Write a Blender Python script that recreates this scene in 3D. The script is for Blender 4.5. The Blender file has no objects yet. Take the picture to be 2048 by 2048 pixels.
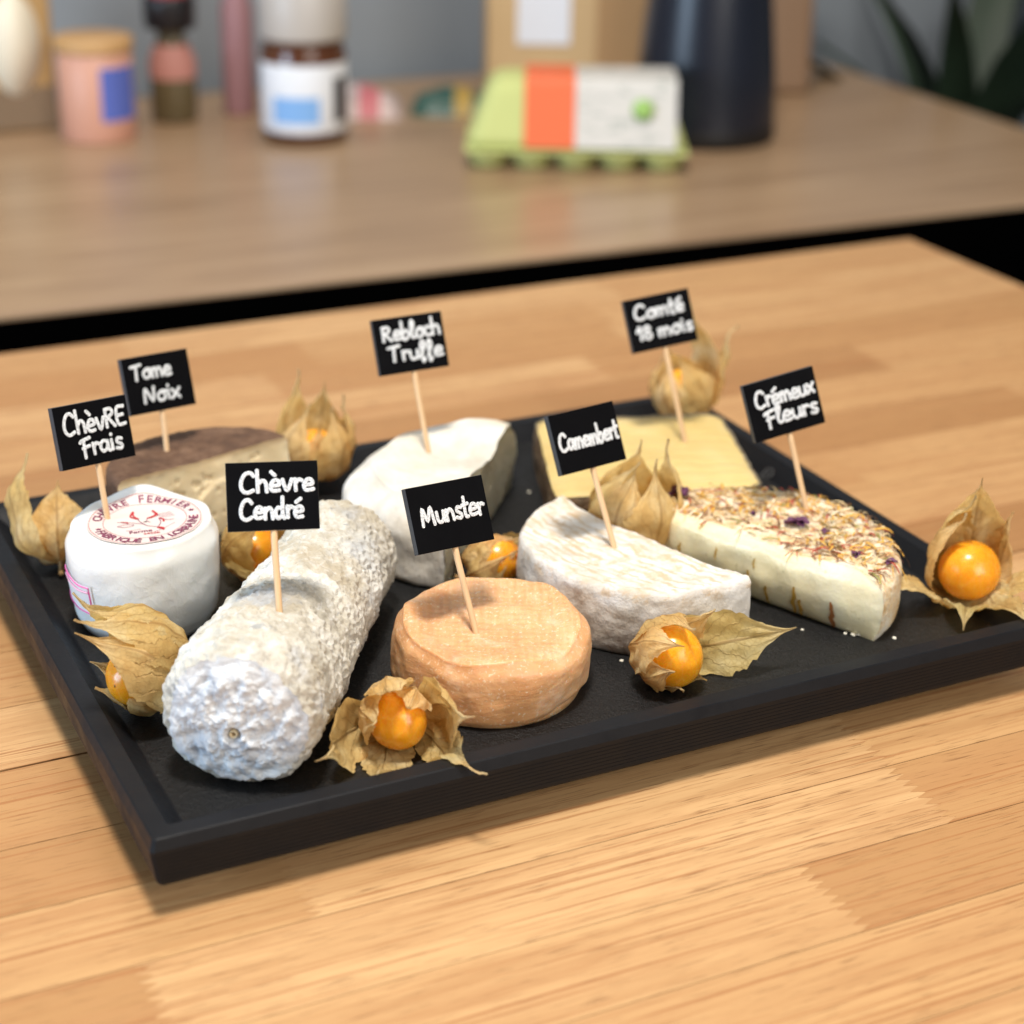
import bpy, bmesh, math, random
from mathutils import Vector, Matrix, noise
PI = math.pi
C = bpy.context.scene.collection
S = bpy.context.scene

# ------------------------------------------------------------------ camera, light, exposure
cd = bpy.data.cameras.new('camera'); cam = bpy.data.objects.new('camera', cd); C.objects.link(cam)
cam.matrix_world = Matrix(((0.89739543, 0.16582016, -0.40888276, -0.12738554),
                           (-0.44088302, 0.37358751, -0.81612164, -0.51301891),
                           (0.01742408, 0.9126533, 0.40836302, 0.38137465), (0, 0, 0, 1)))
cd.sensor_width = 36; cd.sensor_fit = 'HORIZONTAL'; cd.lens = 65.7834; cd.clip_start = .01; cd.clip_end = 50
cd.dof.use_dof = True; cd.dof.focus_distance = .712; cd.dof.aperture_fstop = 6.7
S.camera = cam
S.view_settings.view_transform = 'Standard'; S.view_settings.look = 'None'
S.view_settings.exposure = 0.15; S.view_settings.gamma = 1.0; S.view_settings.use_curve_mapping = False
W = bpy.data.worlds.new('World'); S.world = W; W.use_nodes = True
W.node_tree.nodes['Background'].inputs[0].default_value = (.90, .94, 1, 1)
W.node_tree.nodes['Background'].inputs[1].default_value = .14

def area(name, loc, target, sx, sy, power, col):
    l = bpy.data.lights.new(name, 'AREA'); l.shape = 'RECTANGLE'; l.size = sx; l.size_y = sy; l.energy = power; l.color = col
    o = bpy.data.objects.new(name, l); C.objects.link(o); o.location = loc
    o.rotation_euler = (Vector(target) - Vector(loc)).to_track_quat('-Z', 'Y').to_euler(); return o
area('ceiling_lamp', (-.02, -.06, 1.75), (.19, .15, .03), .26, .26, 33, (1, .94, .86))
area('window_light', (-1.65, .35, .42), (.1, .15, .03), .9, .7, 27, (.60, .79, 1))
area('front_fill', (.55, -1.65, 1.0), (.2, .15, .03), 1.3, 1.0, 24, (1, .96, .90))  # added soft fill, brightens the upright faces turned to the front
area('kitchen_lamp', (.7, 1.15, 2.1), (.65, 1.2, -.05), .9, .5, 10, (1, .90, .78))

# ------------------------------------------------------------------ helpers
def tag(o, label=None, cat=None, group=None, kind=None):
    for k, v in (('label', label), ('category', cat), ('group', group), ('kind', kind)):
        if v: o[k] = v
    return o
def thing(name, loc, label, cat, group=None, mat=None):
    o = bpy.data.objects.new(name, None); C.objects.link(o); o.empty_display_size = .01
    if mat is not None: o.matrix_world = mat
    else: o.location = loc
    return tag(o, label, cat, group)
def obj(name, v, f, mat=None, parent=None, smooth=False, uv=None, loc=None, weld=0):
    me = bpy.data.meshes.new(name); me.from_pydata([tuple(p) for p in v], [], f)
    if uv:
        ul = me.uv_layers.new(name='UVMap')
        for l in me.loops: ul.data[l.index].uv = uv[l.vertex_index]
    if weld:
        bm = bmesh.new(); bm.from_mesh(me); bmesh.ops.remove_doubles(bm, verts=bm.verts, dist=weld)
        bmesh.ops.recalc_face_normals(bm, faces=bm.faces); bm.to_mesh(me); bm.free()
    me.update()
    if smooth: me.polygons.foreach_set('use_smooth', [True] * len(me.polygons))
    o = bpy.data.objects.new(name, me); C.objects.link(o)
    if mat: me.materials.append(mat)
    if parent: o.parent = parent
    if loc: o.location = loc
    return o
def grid_faces(nu, nv, closed_u=False, off=0):
    f = []
    for i in range(nu if closed_u else nu - 1):
        for j in range(nv - 1):
            a = off + i * nv + j; b = off + ((i + 1) % nu) * nv + j
            f.append((a, b, b + 1, a + 1))
    return f
def lathe(prof, n=48, cx=0, cy=0):
    v = []; m = len(prof)
    for i in range(n):
        a = 2 * PI * i / n
        for r, z in prof: v.append((cx + r * math.cos(a), cy + r * math.sin(a), z))
    return v, grid_faces(n, m, True)
def box(x0, x1, y0, y1, z0, z1, b=0):
    bm = bmesh.new(); bmesh.ops.create_cube(bm, size=1)
    for p in bm.verts: p.co = ((x0 + x1) / 2 + p.co.x * (x1 - x0), (y0 + y1) / 2 + p.co.y * (y1 - y0), (z0 + z1) / 2 + p.co.z * (z1 - z0))
    if b: bmesh.ops.bevel(bm, geom=bm.edges[:], offset=b, segments=2, affect='EDGES', profile=.5)
    bm.verts.index_update()
    r = [tuple(p.co) for p in bm.verts], [tuple(q.index for q in f.verts) for f in bm.faces]; bm.free(); return r
def ss(a, b, x):
    t = min(1, max(0, (x - a) / (b - a))); return t * t * (3 - 2 * t)
def lerp(a, b, t): return a + (b - a) * t
def nz(x, y, z, f): return noise.noise(Vector((x * f, y * f, z * f)))
def nvec(p, f, amp, seed=0):
    return noise.noise_vector(Vector((p[0] * f + seed, p[1] * f - seed, p[2] * f + 2 * seed))) * amp
def tubes(paths, rad, sq=1.0, n=8, zoff=0):
    """rounded pen strokes: polylines swept by a (flattened) circle, local z is up"""
    v = []; f = []
    for k, path in enumerate(paths):
        P = [Vector(p) if len(p) == 3 else Vector((p[0], p[1], 0)) for p in path]
        r = rad
        if len(P) == 1: P = [P[0] - Vector((rad * .15, 0, 0)), P[0] + Vector((rad * .15, 0, 0))]
        d0 = (P[1] - P[0]).normalized(); d1 = (P[-1] - P[-2]).normalized()
        Q = []
        for a in (0, .5, .8): Q.append((P[0] - d0 * r * (1 - a) ** .5 * .9, r * (.08 if a == 0 else math.sin(a * PI / 2))))
        for p in P: Q.append((p, r))
        for a in (.8, .5, 0): Q.append((P[-1] + d1 * r * (1 - a) ** .5 * .9, r * (.08 if a == 0 else math.sin(a * PI / 2))))
        o = len(v)
        for i, (p, rr) in enumerate(Q):
            a = Q[max(0, i - 1)][0]; b = Q[min(len(Q) - 1, i + 1)][0]
            t = (b - a); t = t.normalized() if t.length > 1e-9 else d0
            up = Vector((0, 0, 1))
            if abs(t.z) > .9: up = Vector((0, 1, 0))
            s = t.cross(up).normalized(); u = s.cross(t)
            for j in range(n):
                c = 2 * PI * j / n
                v.append(p + s * math.cos(c) * rr + u * math.sin(c) * rr * sq + Vector((0, 0, zoff + k * .000012)))
        m = len(Q)
        for i in range(m - 1):
            for j in range(n):
                f.append((o + i * n + j, o + i * n + (j + 1) % n, o + (i + 1) * n + (j + 1) % n, o + (i + 1) * n + j))
        f.append(tuple(o + j for j in range(n))[::-1]); f.append(tuple(o + (m - 1) * n + j for j in range(n)))
    return v, f
def spline(P, n=6):
    """Catmull-Rom through 2-D or 3-D points"""
    if len(P) < 3: return [tuple(p) for p in P]
    out = []; d = len(P[0])
    for i in range(len(P) - 1):
        p0 = P[max(0, i - 1)]; p1 = P[i]; p2 = P[i + 1]; p3 = P[min(len(P) - 1, i + 2)]
        for k in range(n):
            t = k / n
            out.append(tuple(.5 * (2 * p1[c] + (p2[c] - p0[c]) * t + (2 * p0[c] - 5 * p1[c] + 4 * p2[c] - p3[c]) * t * t + (3 * p1[c] - p0[c] - 3 * p2[c] + p3[c]) * t ** 3) for c in range(d)))
    out.append(tuple(P[-1])); return out

# ------------------------------------------------------------------ materials
class Mt:
    def __init__(s, name, col=(.5, .5, .5), rough=.5, **kw):
        s.m = bpy.data.materials.new(name); s.m.use_nodes = True; s.nt = s.m.node_tree
        s.b = s.nt.nodes['Principled BSDF']; s.out = s.nt.nodes['Material Output']
        s.b.inputs['Base Color'].default_value = (*col, 1); s.b.inputs['Roughness'].default_value = rough
        for k, v in kw.items(): s.b.inputs[k.replace('_', ' ')].default_value = v
    def n(s, t, **kw):
        q = s.nt.nodes.new(t)
        for k, v in kw.items(): setattr(q, k, v)
        return q
    def L(s, a, b): s.nt.links.new(a, b)
    def co(s, kind='Object', scale=(1, 1, 1), rand=False, rot=(0, 0, 0)):
        t = s.n('ShaderNodeTexCoord'); mp = s.n('ShaderNodeMapping'); mp.inputs['Scale'].default_value = scale; mp.inputs['Rotation'].default_value = rot
        s.L(t.outputs[kind], mp.inputs[0])
        if rand:
            oi = s.n('ShaderNodeObjectInfo'); mu = s.n('ShaderNodeVectorMath', operation='SCALE'); mu.inputs[0].default_value = (37, 91, 13)
            s.L(oi.outputs['Random'], mu.inputs['Scale']); s.L(mu.outputs[0], mp.inputs['Location'])
        return mp.outputs[0]
    def noise(s, co, scale, det=4, rough=.55, dist=0):
        q = s.n('ShaderNodeTexNoise'); s.L(co, q.inputs['Vector']); q.inputs['Scale'].default_value = scale
        q.inputs['Detail'].default_value = det; q.inputs['Roughness'].default_value = rough; q.inputs['Distortion'].default_value = dist
        return q.outputs['Fac']
    def vor(s, co, scale, feature='F1', out='Distance'):
        q = s.n('ShaderNodeTexVoronoi', feature=feature); s.L(co, q.inputs['Vector']); q.inputs['Scale'].default_value = scale
        return q.outputs[out]
    def wave(s, co, scale, dist=0, det=2, dscale=1, direction='X'):
        q = s.n('ShaderNodeTexWave', bands_direction=direction); s.L(co, q.inputs['Vector']); q.inputs['Scale'].default_value = scale
        q.inputs['Distortion'].default_value = dist; q.inputs['Detail'].default_value = det; q.inputs['Detail Scale'].default_value = dscale
        return q.outputs['Fac']
    def ramp(s, fac, stops, interp='LINEAR'):
        q = s.n('ShaderNodeValToRGB'); e = q.color_ramp.elements; q.color_ramp.interpolation = interp
        while len(e) < len(stops): e.new(.5)
        for i, (p, c) in enumerate(stops): e[i].position = p; e[i].color = (*c, 1) if len(c) == 3 else c
        s.L(fac, q.inputs[0]); return q.outputs[0]
    def mr(s, fac, a, b, c=0, d=1):
        q = s.n('ShaderNodeMapRange'); s.L(fac, q.inputs[0])
        for i, x in enumerate((a, b, c, d)): q.inputs[1 + i].default_value = x
        return q.outputs[0]
    def mix(s, fac, a, b, mode='MIX'):
        q = s.n('ShaderNodeMix', data_type='RGBA', blend_type=mode)
        for x, i in ((fac, 0), (a, 6), (b, 7)):
            if isinstance(x, (int, float)): q.inputs[i].default_value = x
            elif isinstance(x, tuple): q.inputs[i].default_value = (*x, 1)
            else: s.L(x, q.inputs[i])
        return q.outputs[2]
    def math(s, op, a, b=None):
        q = s.n('ShaderNodeMath', operation=op)
        for i, x in enumerate((a, b)):
            if x is None: continue
            if isinstance(x, (int, float)): q.inputs[i].default_value = x
            else: s.L(x, q.inputs[i])
        return q.outputs[0]
    def xyz(s, co):
        q = s.n('ShaderNodeSeparateXYZ'); s.L(co, q.inputs[0]); return q.outputs
    def col(s, c): s.L(c, s.b.inputs['Base Color']); return s
    def rgh(s, c): s.L(c, s.b.inputs['Roughness']); return s
    def bump(s, *hs):
        prev = None
        for h, st, d in hs:
            q = s.n('ShaderNodeBump'); q.inputs['Strength'].default_value = st; q.inputs['Distance'].default_value = d
            s.L(h, q.inputs['Height'])
            if prev: s.L(prev, q.inputs['Normal'])
            prev = q.outputs[0]
        s.L(prev, s.b.inputs['Normal']); return s
def sss(M, w, rad, sc=.004):
    M.b.inputs['Subsurface Weight'].default_value = w; M.b.inputs['Subsurface Radius'].default_value = rad; M.b.inputs['Subsurface Scale'].default_value = sc
    return M

def mk_wood():
    M = Mt('oiled_rubberwood', rough=.42); co = M.co(scale=(1, 1, 1), rand=True)
    oi = M.n('ShaderNodeObjectInfo')
    st = M.co(scale=(5, 60, 1), rand=True); grain = M.noise(st, 1.5, 6, .6, .8)
    st2 = M.co(scale=(26, 760, 1), rand=True); pores = M.noise(st2, 2.2, 3, .5)
    st3 = M.co(scale=(2.2, 24, 1), rand=True); broad = M.noise(st3, 1.3, 3, .5, 1.2)
    st4 = M.co(scale=(9, 230, 1), rand=True); mid = M.noise(st4, 1.6, 4, .6, .3)
    base = M.ramp(oi.outputs['Random'], [(0, (.36, .18, .068)), (.25, (.46, .25, .102)), (.5, (.53, .305, .133)), (.75, (.61, .375, .178)), (1, (.43, .22, .085))])
    c = M.mix(M.mr(grain, .42, .66, 0, .7), base, (.43, .225, .092))
    c = M.mix(M.mr(broad, .52, .70, 0, .6), c, (.41, .20, .08))
    c = M.mix(M.mr(mid, .52, .66, 0, .5), c, (.42, .22, .09))
    st5 = M.co(scale=(2.5, 330, 1), rand=True); fine = M.noise(st5, 1.8, 5, .65, .2)
    c = M.mix(M.mr(fine, .55, .62, 0, .75), c, (.34, .14, .048))
    c = M.mix(M.mr(pores, .60, .68, 0, .72), c, (.20, .09, .032))
    M.col(c); M.rgh(M.mr(grain, .3, .8, .36, .52)); M.bump((pores, .12, .0004)); M.b.inputs['Specular IOR Level'].default_value = .35
    return M.m
WOOD = mk_wood()
GLUE = Mt('dark_glue_line', (.05, .028, .014), .8).m

def mk_black(name, sc=900, bump=.15, rough=.42, col=(.006, .006, .0068), specks=False):
    M = Mt(name, col, rough); co = M.co(); h = M.noise(co, sc, 3, .6)
    M.b.inputs['Specular IOR Level'].default_value = .20
    if specks:
        h2 = M.noise(co, 420, 5, .75); h3 = M.vor(co, 700)
        M.col(M.mix(M.mr(h2, .60, .74), (.003, .003, .0034), (.03, .03, .031)))
        sp = M.noise(co, 1500, 2, .5)
        M.b.inputs['Specular IOR Level'].default_value = .38; M.rgh(M.mr(h2, .35, .75, .56, .34)); M.bump((h2, .9, .0010), (h3, .4, .0004))
    else:
        M.bump((h, bump, .0003)); M.rgh(M.mr(M.noise(co, 45, 6, .7), .35, .7, rough - .16, rough + .14))
    return M.m
TRAY = mk_black('matt_black_melamine', rough=.50, col=(.007, .0075, .0095))
TRAYFLOOR = mk_black('slate_textured_melamine', specks=True)
BOARDM = mk_black('chalkboard_paint', 1500, .1, .7, (.003, .003, .0038)); BOARDM.node_tree.nodes['Principled BSDF'].inputs['Specular IOR Level'].default_value = .05
EDGEM = mk_black('lit_board_edge', 1500, .1, .5, (.06, .062, .068))  # paler copy of the board black: window light on the edges as colour
def mk_chalk():
    M = Mt('white_chalk_marker', (.74, .76, .78), .85); co = M.co()
    M.col(M.mix(M.mr(M.noise(co, 1400, 3, .7), .38, .62), (.42, .44, .46), (.86, .88, .90))); return M.m
CHALK = mk_chalk()
def mk_stick():
    M = Mt('bamboo_pick', rough=.6); co = M.co(scale=(1, .06, 1))
    M.col(M.mix(M.noise(co, 2200, 3, .6), (.78, .55, .32), (.62, .38, .19))); return M.m
STICK = mk_stick()

def mk_husk():
    M = Mt('dry_papery_husk', rough=.62); uvn = M.n('ShaderNodeTexCoord').outputs['UV']; x, y, _ = M.xyz(uvn)
    oi = M.n('ShaderNodeObjectInfo'); co = M.co(rand=True)
    au = M.math('ABSOLUTE', M.math('SUBTRACT', x, .5))
    wob = M.math('MULTIPLY', M.math('SUBTRACT', M.noise(co, 160, 3, .5), .5), .16)
    ph = M.math('ADD', M.math('SUBTRACT', M.math('MULTIPLY', y, 6.5), M.math('MULTIPLY', au, 5.0)), M.math('MULTIPLY', wob, 9))
    side = M.math('ABSOLUTE', M.math('SUBTRACT', M.math('FRACT', ph), .5))
    sv = M.mr(side, .06, .0)
    mid = M.mr(M.math('ADD', au, M.math('MULTIPLY', wob, .12)), .030, .008)
    q = M.n('ShaderNodeTexVoronoi', feature='DISTANCE_TO_EDGE'); M.L(co, q.inputs['Vector']); q.inputs['Scale'].default_value = 520
    net = M.mr(q.outputs['Distance'], .07, .0)
    veins = M.math('MAXIMUM', M.math('MAXIMUM', M.math('MULTIPLY', sv, .75), mid), M.math('MULTIPLY', net, .28))
    a = M.noise(co, 55, 4, .6)
    base = M.ramp(a, [(.28, (.66, .40, .13)), (.5, (.82, .59, .24)), (.72, (.91, .77, .45))])
    grn = M.mix(M.math('MULTIPLY', M.mr(oi.outputs['Random'], .55, 1), .40), base, (.50, .43, .13))
    tipc = M.mix(M.mr(y, .72, 1.0, 0, .55), grn, (.86, .76, .50))
    c = M.mix(M.math('MULTIPLY', veins, .6), tipc, (.32, .16, .045))
    M.col(c)
    M.bump((veins, .6, .0007), (M.noise(co, 260, 4, .6), .55, .0012))
    tr = M.n('ShaderNodeBsdfTranslucent'); M.L(M.mix(.25, c, (.95, .62, .15)), tr.inputs['Color'])
    mx = M.n('ShaderNodeMixShader'); mx.inputs[0].default_value = .46
    M.L(M.b.outputs[0], mx.inputs[1]); M.L(tr.outputs[0], mx.inputs[2]); M.L(mx.outputs[0], M.out.inputs[0]); return M.m
HUSK = mk_husk()
def mk_berry():
    M = Mt('ripe_physalis_skin', rough=.22); co = M.co(rand=True)
    oi = M.n('ShaderNodeObjectInfo'); c = M.ramp(M.noise(co, 70, 4, .6), [(.3, (.76, .29, .008)), (.55, (.87, .39, .016)), (.8, (.90, .50, .05))])
    c = M.mix(M.math('MULTIPLY', oi.outputs['Random'], .30), c, (.80, .26, .012)); q = M.n('ShaderNodeTexVoronoi', feature='DISTANCE_TO_EDGE'); M.L(M.co(scale=(1, 1, .35), rand=True), q.inputs['Vector']); q.inputs['Scale'].default_value = 190
    M.col(M.mix(M.mr(q.outputs['Distance'], .06, 0, 0, .18), c, (.92, .60, .18)))
    M.rgh(M.mr(M.noise(co, 420, 3, .6), .3, .7, .2, .34)); M.bump((M.noise(co, 900, 2, .5), .08, .0002))
    return sss(M, .55, (1, .35, .05), .004).m
BERRY = mk_berry()

def mk_rind(name, cols, sc, bumps, rough=.8, sw=.25, rad=(1, .75, .5), extra=None, coat=0):
    M = Mt(name, rough=rough); co = M.co(); c = M.ramp(M.noise(co, sc, 6, .62), cols)
    if extra: c = extra(M, co, c)
    M.col(c); hs = []
    for s, d, dist in bumps: hs.append((M.noise(co, s, 5, .62), .9, d))
    M.bump(*hs); sss(M, sw, rad, .003)
    if coat: M.b.inputs['Coat Weight'].default_value = coat
    return M.m

# ------------------------------------------------------------------ setting: floor, wall, table, counter
fv, ff = box(-3, 4, -2, 3.5, -.93, -.9)
tag(obj('floor', fv, ff, Mt('dark_tiles', (.006, .006, .0065), .8).m), kind='structure')
def mk_wall():
    M = Mt('grey_painted_plaster', rough=.85); co = M.co(); M.col(M.mix(M.noise(co, 6, 4, .5), (.265, .30, .335), (.31, .34, .375))); M.bump((M.noise(co, 220, 4, .6), .2, .001)); return M.m
wv, wf = box(-2.5, 4, 1.56, 1.66, -.9, 1.6)
tag(obj('wall', wv, wf, mk_wall()), kind='structure')

tb = thing('wooden_table', (0, 0, 0), 'light rubberwood block table top under the black tray', 'table')
tb.rotation_euler = (0, 0, math.radians(-.5))
rng = random.Random(7)
rows = [-.46, -.415, -.37, -.325, -.28, -.238, -.195, -.15, -.105, -.064, -.0225, .0205, .0594, .1121, .159, .206, .256, .302, .350, .397, .445, .492, .540, .5862]
XL, XR = -.42, .7445
fixed = {9: [.281], 10: [.283, .58], 11: [.0645, .326], 8: [.213, .47], 12: [.40, .62], 13: [.22, .52], 7: [.08, .36], 6: [.19, .5], 16: [.60, .35], 15: [.18, .44]}
def zig(x, y0, y1):
    n = max(4, round((y1 - y0) / .0044)); p = []
    for i in range(2 * n + 1): p.append((x + (.0028 if i % 2 else -.0028), lerp(y0, y1, i / (2 * n))))
    return p
for k in range(len(rows) - 1):
    y0, y1 = rows[k], rows[k + 1]; g = .00020
    if k == 12: y1 -= .0004
    if k == 13: y0 += .0005
    xs = sorted(fixed.get(k, []))
    while not xs or xs[0] - XL > .36: xs.insert(0, (xs[0] if xs else rng.uniform(.0, .3)) - rng.uniform(.2, .34))
    while XR - xs[-1] > .36: xs.append(xs[-1] + rng.uniform(.2, .34))
    cuts = [None] + xs + [None]
    for i in range(len(cuts) - 1):
        a, b = cuts[i], cuts[i + 1]
        left = [(p[0] + .00005, p[1]) for p in zig(a, y0 + g, y1 - g)] if a is not None else [(XL, y0 + g), (XL, y1 - g)]
        right = [(p[0] - .00005, p[1]) for p in zig(b, y0 + g, y1 - g)] if b is not None else [(XR, y0 + g), (XR, y1 - g)]
        poly = left[::-1] + right; mx = (poly[0][0] + right[0][0]) / 2; my = (y0 + y1) / 2; m = len(poly)
        dz = rng.uniform(-.00006, 0)
        v = [(p[0] - mx, p[1] - my, 0) for p in poly] + [(p[0] - mx, p[1] - my, -.004) for p in poly]
        f = [tuple(range(m))] + [(j, j + m, (j + 1) % m + m, (j + 1) % m) for j in range(m)]
        obj('stave', v, f, WOOD, tb, loc=(mx, my, dz))
v, f = box(XL, XR - .0012, rows[0], rows[-1] - .0012, -.034, -.0042)
obj('core', v, f, WOOD, tb)
v, f = box(XL, XR - .002, rows[0], rows[-1] - .002, -.0042 + .0006, -.0012); obj('glue_line', v, f, GLUE, tb)
for lx, ly in ((XR - .08, rows[-1] - .08), (XL + .06, rows[-1] - .08), (XR - .08, rows[0] + .06), (XL + .06, rows[0] + .06)):
    v, f = box(lx - .03, lx + .03, ly - .03, ly + .03, -.9, -.0342, .003); obj('leg', v, f, TRAY, tb)

CZ = -.05
def mk_lam():
    M = Mt('oak_laminate', rough=.33); co = M.co(scale=(1.2, 14, 1)); a = M.noise(co, 2.4, 5, .6, .6)
    M.col(M.ramp(a, [(.3, (.28, .175, .098)), (.5, (.37, .24, .14)), (.7, (.44, .30, .18))])); return M.m
ct = thing('kitchen_counter', (0, 0, CZ), 'long brown laminate kitchen counter behind the wooden table', 'counter')
ct.rotation_euler = (0, 0, math.radians(-2.2))
v, f = box(-1.2, 1.205, .815, 1.535, -.004, 0, .001); obj('worktop', v, f, mk_lam(), ct)
v, f = box(-1.2, 1.203, .8165, 1.52, -.85, -.0042); obj('cabinet', v, f, Mt('black_cabinet', (.0008, .0008, .0008), .9, **{'Specular IOR Level': 0.0}).m, ct)

# ------------------------------------------------------------------ tray
TW, TD, TZ, FL = .38, .2952, .03, .022
tr = thing('serving_tray', (0, 0, 0), 'black rectangular serving tray with ribbed rim holding the cheeses', 'tray')
prof = [(.0185, FL - .0006), (.0155, FL), (.0148, FL + .0003), (.0076, TZ - .0006), (.0070, TZ), (.0005, TZ), (.0000, TZ - .0003), (-.0013, TZ - .0042)]
nr = 8
for i in range(nr):
    z = lerp(TZ - .0048, .0112, i / nr); z2 = lerp(TZ - .0048, .0112, (i + .55) / nr); z3 = lerp(TZ - .0048, .0112, (i + .95) / nr)
    s = lerp(-.0013, .0012, i / nr)
    prof += [(s, z), (s, z2), (s + .00045, z2 - .0002), (s + .00045, z3)]
prof += [(.0016, .0105), (.0022, .0100), (.03, .0100)]
v = []; b = .0012
for ins, z in prof:
    x0, x1, y0, y1 = ins, TW - ins, ins, TD - ins
    bb = b if ins < .003 else .0008
    v += [(x0 + bb, y0, z), (x1 - bb, y0, z), (x1, y0 + bb, z), (x1, y1 - bb, z), (x1 - bb, y1, z), (x0 + bb, y1, z), (x0, y1 - bb, z), (x0, y0 + bb, z)]
f = []
for i in range(len(prof) - 1):
    for j in range(8): f.append((i * 8 + j, i * 8 + (j + 1) % 8, (i + 1) * 8 + (j + 1) % 8, (i + 1) * 8 + j))
obj('rim', v, f, TRAY, tr)
n1, n2 = 2, 2
obj('floor_panel', [(.0156, .0156, FL), (TW - .0156, .0156, FL), (TW - .0156, TD - .0156, FL), (.0156, TD - .0156, FL)], [(0, 1, 2, 3)], TRAYFLOOR, tr)
for x, y in ((.045, .04), (TW - .045, .04), (.045, TD - .04), (TW - .045, TD - .04)):
    v, f = lathe([(0, 0), (.010, 0), (.011, .001), (.011, .0102)], 24, x, y); obj('foot', v, f, TRAY, tr, True)
# moulded ring mark on the right inner wall
rp = [(.0030 * math.cos(a * PI / 10), .0030 * math.sin(a * PI / 10), 0) for a in range(21)]
v, f = tubes([rp, [(-.001, -.0012), (.0004, .001)], [(.0004, .001), (.0012, .0006)]], .00022)
e = obj('moulded_mark', v, f, Mt('worn_grey_mark', (.10, .10, .10), .6).m, tr); e.location = (.3652, .190, .0250); e.rotation_euler = (0, math.radians(-42), 0)

# ------------------------------------------------------------------ generic wheel / half wheel solid
def wheel(parent, rfun, z1, a0, a1, prof, ztop, rind, paste=None, nt=96, nw=18, nq=30, disp=None, bulge=None, ncut=64, z0=0):
    """local coords about the parent; prof(w) side profile factor, ztop(x,y) top height offset, disp(p)->Vector"""
    full = abs(a1 - a0 - 2 * PI) < 1e-6; V = []; F = []
    def pt(a, rho, w): 
        re = rfun(a) * prof(1.0); q = rho
        x, y = q * math.cos(a), q * math.sin(a); return x, y
    nn = nt if full else nt + 1
    for i in range(nn):
        a = a0 + (a1 - a0) * i / nt; R = rfun(a); re = R * prof(1.0)
        ze = z1 + ztop(re * math.cos(a), re * math.sin(a), 1.0)
        V.append((.3 * R * math.cos(a), .3 * R * math.sin(a), z0))
        for j in range(nw + 1):
            w = j / nw; r = R * prof(w); V.append((r * math.cos(a), r * math.sin(a), z0 + w * (ze - z0)))
        for j in range(1, nq + 1):
            q = 1 - j / nq; x, y = q * re * math.cos(a), q * re * math.sin(a); V.append((x, y, z1 + ztop(x, y, q)))
    m = nw + 2 + nq; F = grid_faces(nn, m, full)
    if disp: V = [tuple(Vector(p) + disp(Vector(p))) if p[2] > z0 + 1e-6 else p for p in V]
    o = obj('rind', V, F, rind, parent, True, weld=1e-6)
    if full: return o, None
    V = []; n = ncut
    for i in range(n + 1):
        q = -1 + 2 * i / n; a = a0 if q >= 0 else a1; R = rfun(a); re = R * prof(1.0)
        x, y = abs(q) * re * math.cos(a), abs(q) * re * math.sin(a); zt = z1 + ztop(x, y, abs(q))
        for j in range(nw + 1):
            w = j / nw; r = abs(q) * R * prof(w); p = Vector((r * math.cos(a), r * math.sin(a), z0 + w * (zt - z0)))
            if disp and j > 0: p = p + disp(p) * (.12 + .88 * max(ss(.86, 1, abs(q)), ss(.84, 1, w)))
            if bulge:
                nrm = Vector((math.sin(a0), -math.cos(a0), 0)); p = p + nrm * bulge(q, w)
            V.append(tuple(p))
    c = obj('cut_face', V, grid_faces(n + 1, nw + 1), paste, parent, True)
    return o, c
def D(p, *lv):
    r = Vector((0, 0, 0))
    for fq, am, sd in lv: r += nvec(p, fq, am, sd)
    return r

# --- fresh goat drum
def mk_fresh():
    M = Mt('white_goat_curd_in_cling_film', (.86, .855, .82), .32); co = M.co()
    st = M.co(scale=(1, 1, .8), rot=(.7, .5, .2)); w1 = M.wave(st, 60, 14, 4, 1.1); w2 = M.noise(M.co(scale=(1, .45, .7), rot=(.9, -.6, .5)), 130, 6, .72, 2.2)
    M.col(M.mix(M.noise(co, 60, 4, .6), (.80, .80, .77), (.90, .89, .85)))
    x, y, z = M.xyz(co); sidem = M.mr(z, .038, .030)
    h = M.math('MULTIPLY', M.math('POWER', w1, 5), sidem)
    M.bump((h, .16, .0003), (M.math('MULTIPLY', w2, sidem), .7, .0006))
    M.b.inputs['Coat Weight'].default_value = .35; M.b.inputs['Coat Roughness'].default_value = .18
    return sss(M, .4, (1, .9, .75), .004).m
FC = (.0479, .1729)
ch = thing('goat_cheese_drum', (*FC, FL), 'white fresh goat cheese drum in film with red printed round label', 'cheese')
def zt_fresh(x, y, q):
    d = -.0012 * (1 - ss(.3, .95, q)); ang = math.atan2(y, x)
    bump = .0030 * math.exp(-(((ang - 1.3) / .32) ** 2)) * ss(.55, 1, q)
    return d + bump - .0010 * max(0, -x) / .03
wheel(ch, lambda a: .0310 * (1 + .012 * math.sin(2 * a + .4) + .01 * math.sin(3 * a)), .0435, 0, 2 * PI,
      lambda w: (.90 + .10 * math.sin(PI * min(1, w * 1.0 + .12) * .62)) * (1 - .10 * ss(.74, 1, w) ** 1.8 - .07 * ss(.16, 0, w)), zt_fresh, mk_fresh(), nt=128, nw=26, nq=26,
      disp=lambda p: D(p, (45, .0012, 3), (140, .00035, 9)))
def topz(x, y): 
    q = math.hypot(x, y) / .0280; return .0435 + zt_fresh(x, y, min(1, q)) + D(Vector((x, y, .0435)), (45, .0012, 3), (140, .00035, 9)).z
PAPER = Mt('pale_pink_paper', (.72, .61, .57), .55).m
RED = Mt('red_print', (.46, .025, .03), .6).m; MAUVE = Mt('mauve_print', (.22, .04, .09), .6).m
lr = .0232; v = []; 
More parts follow.
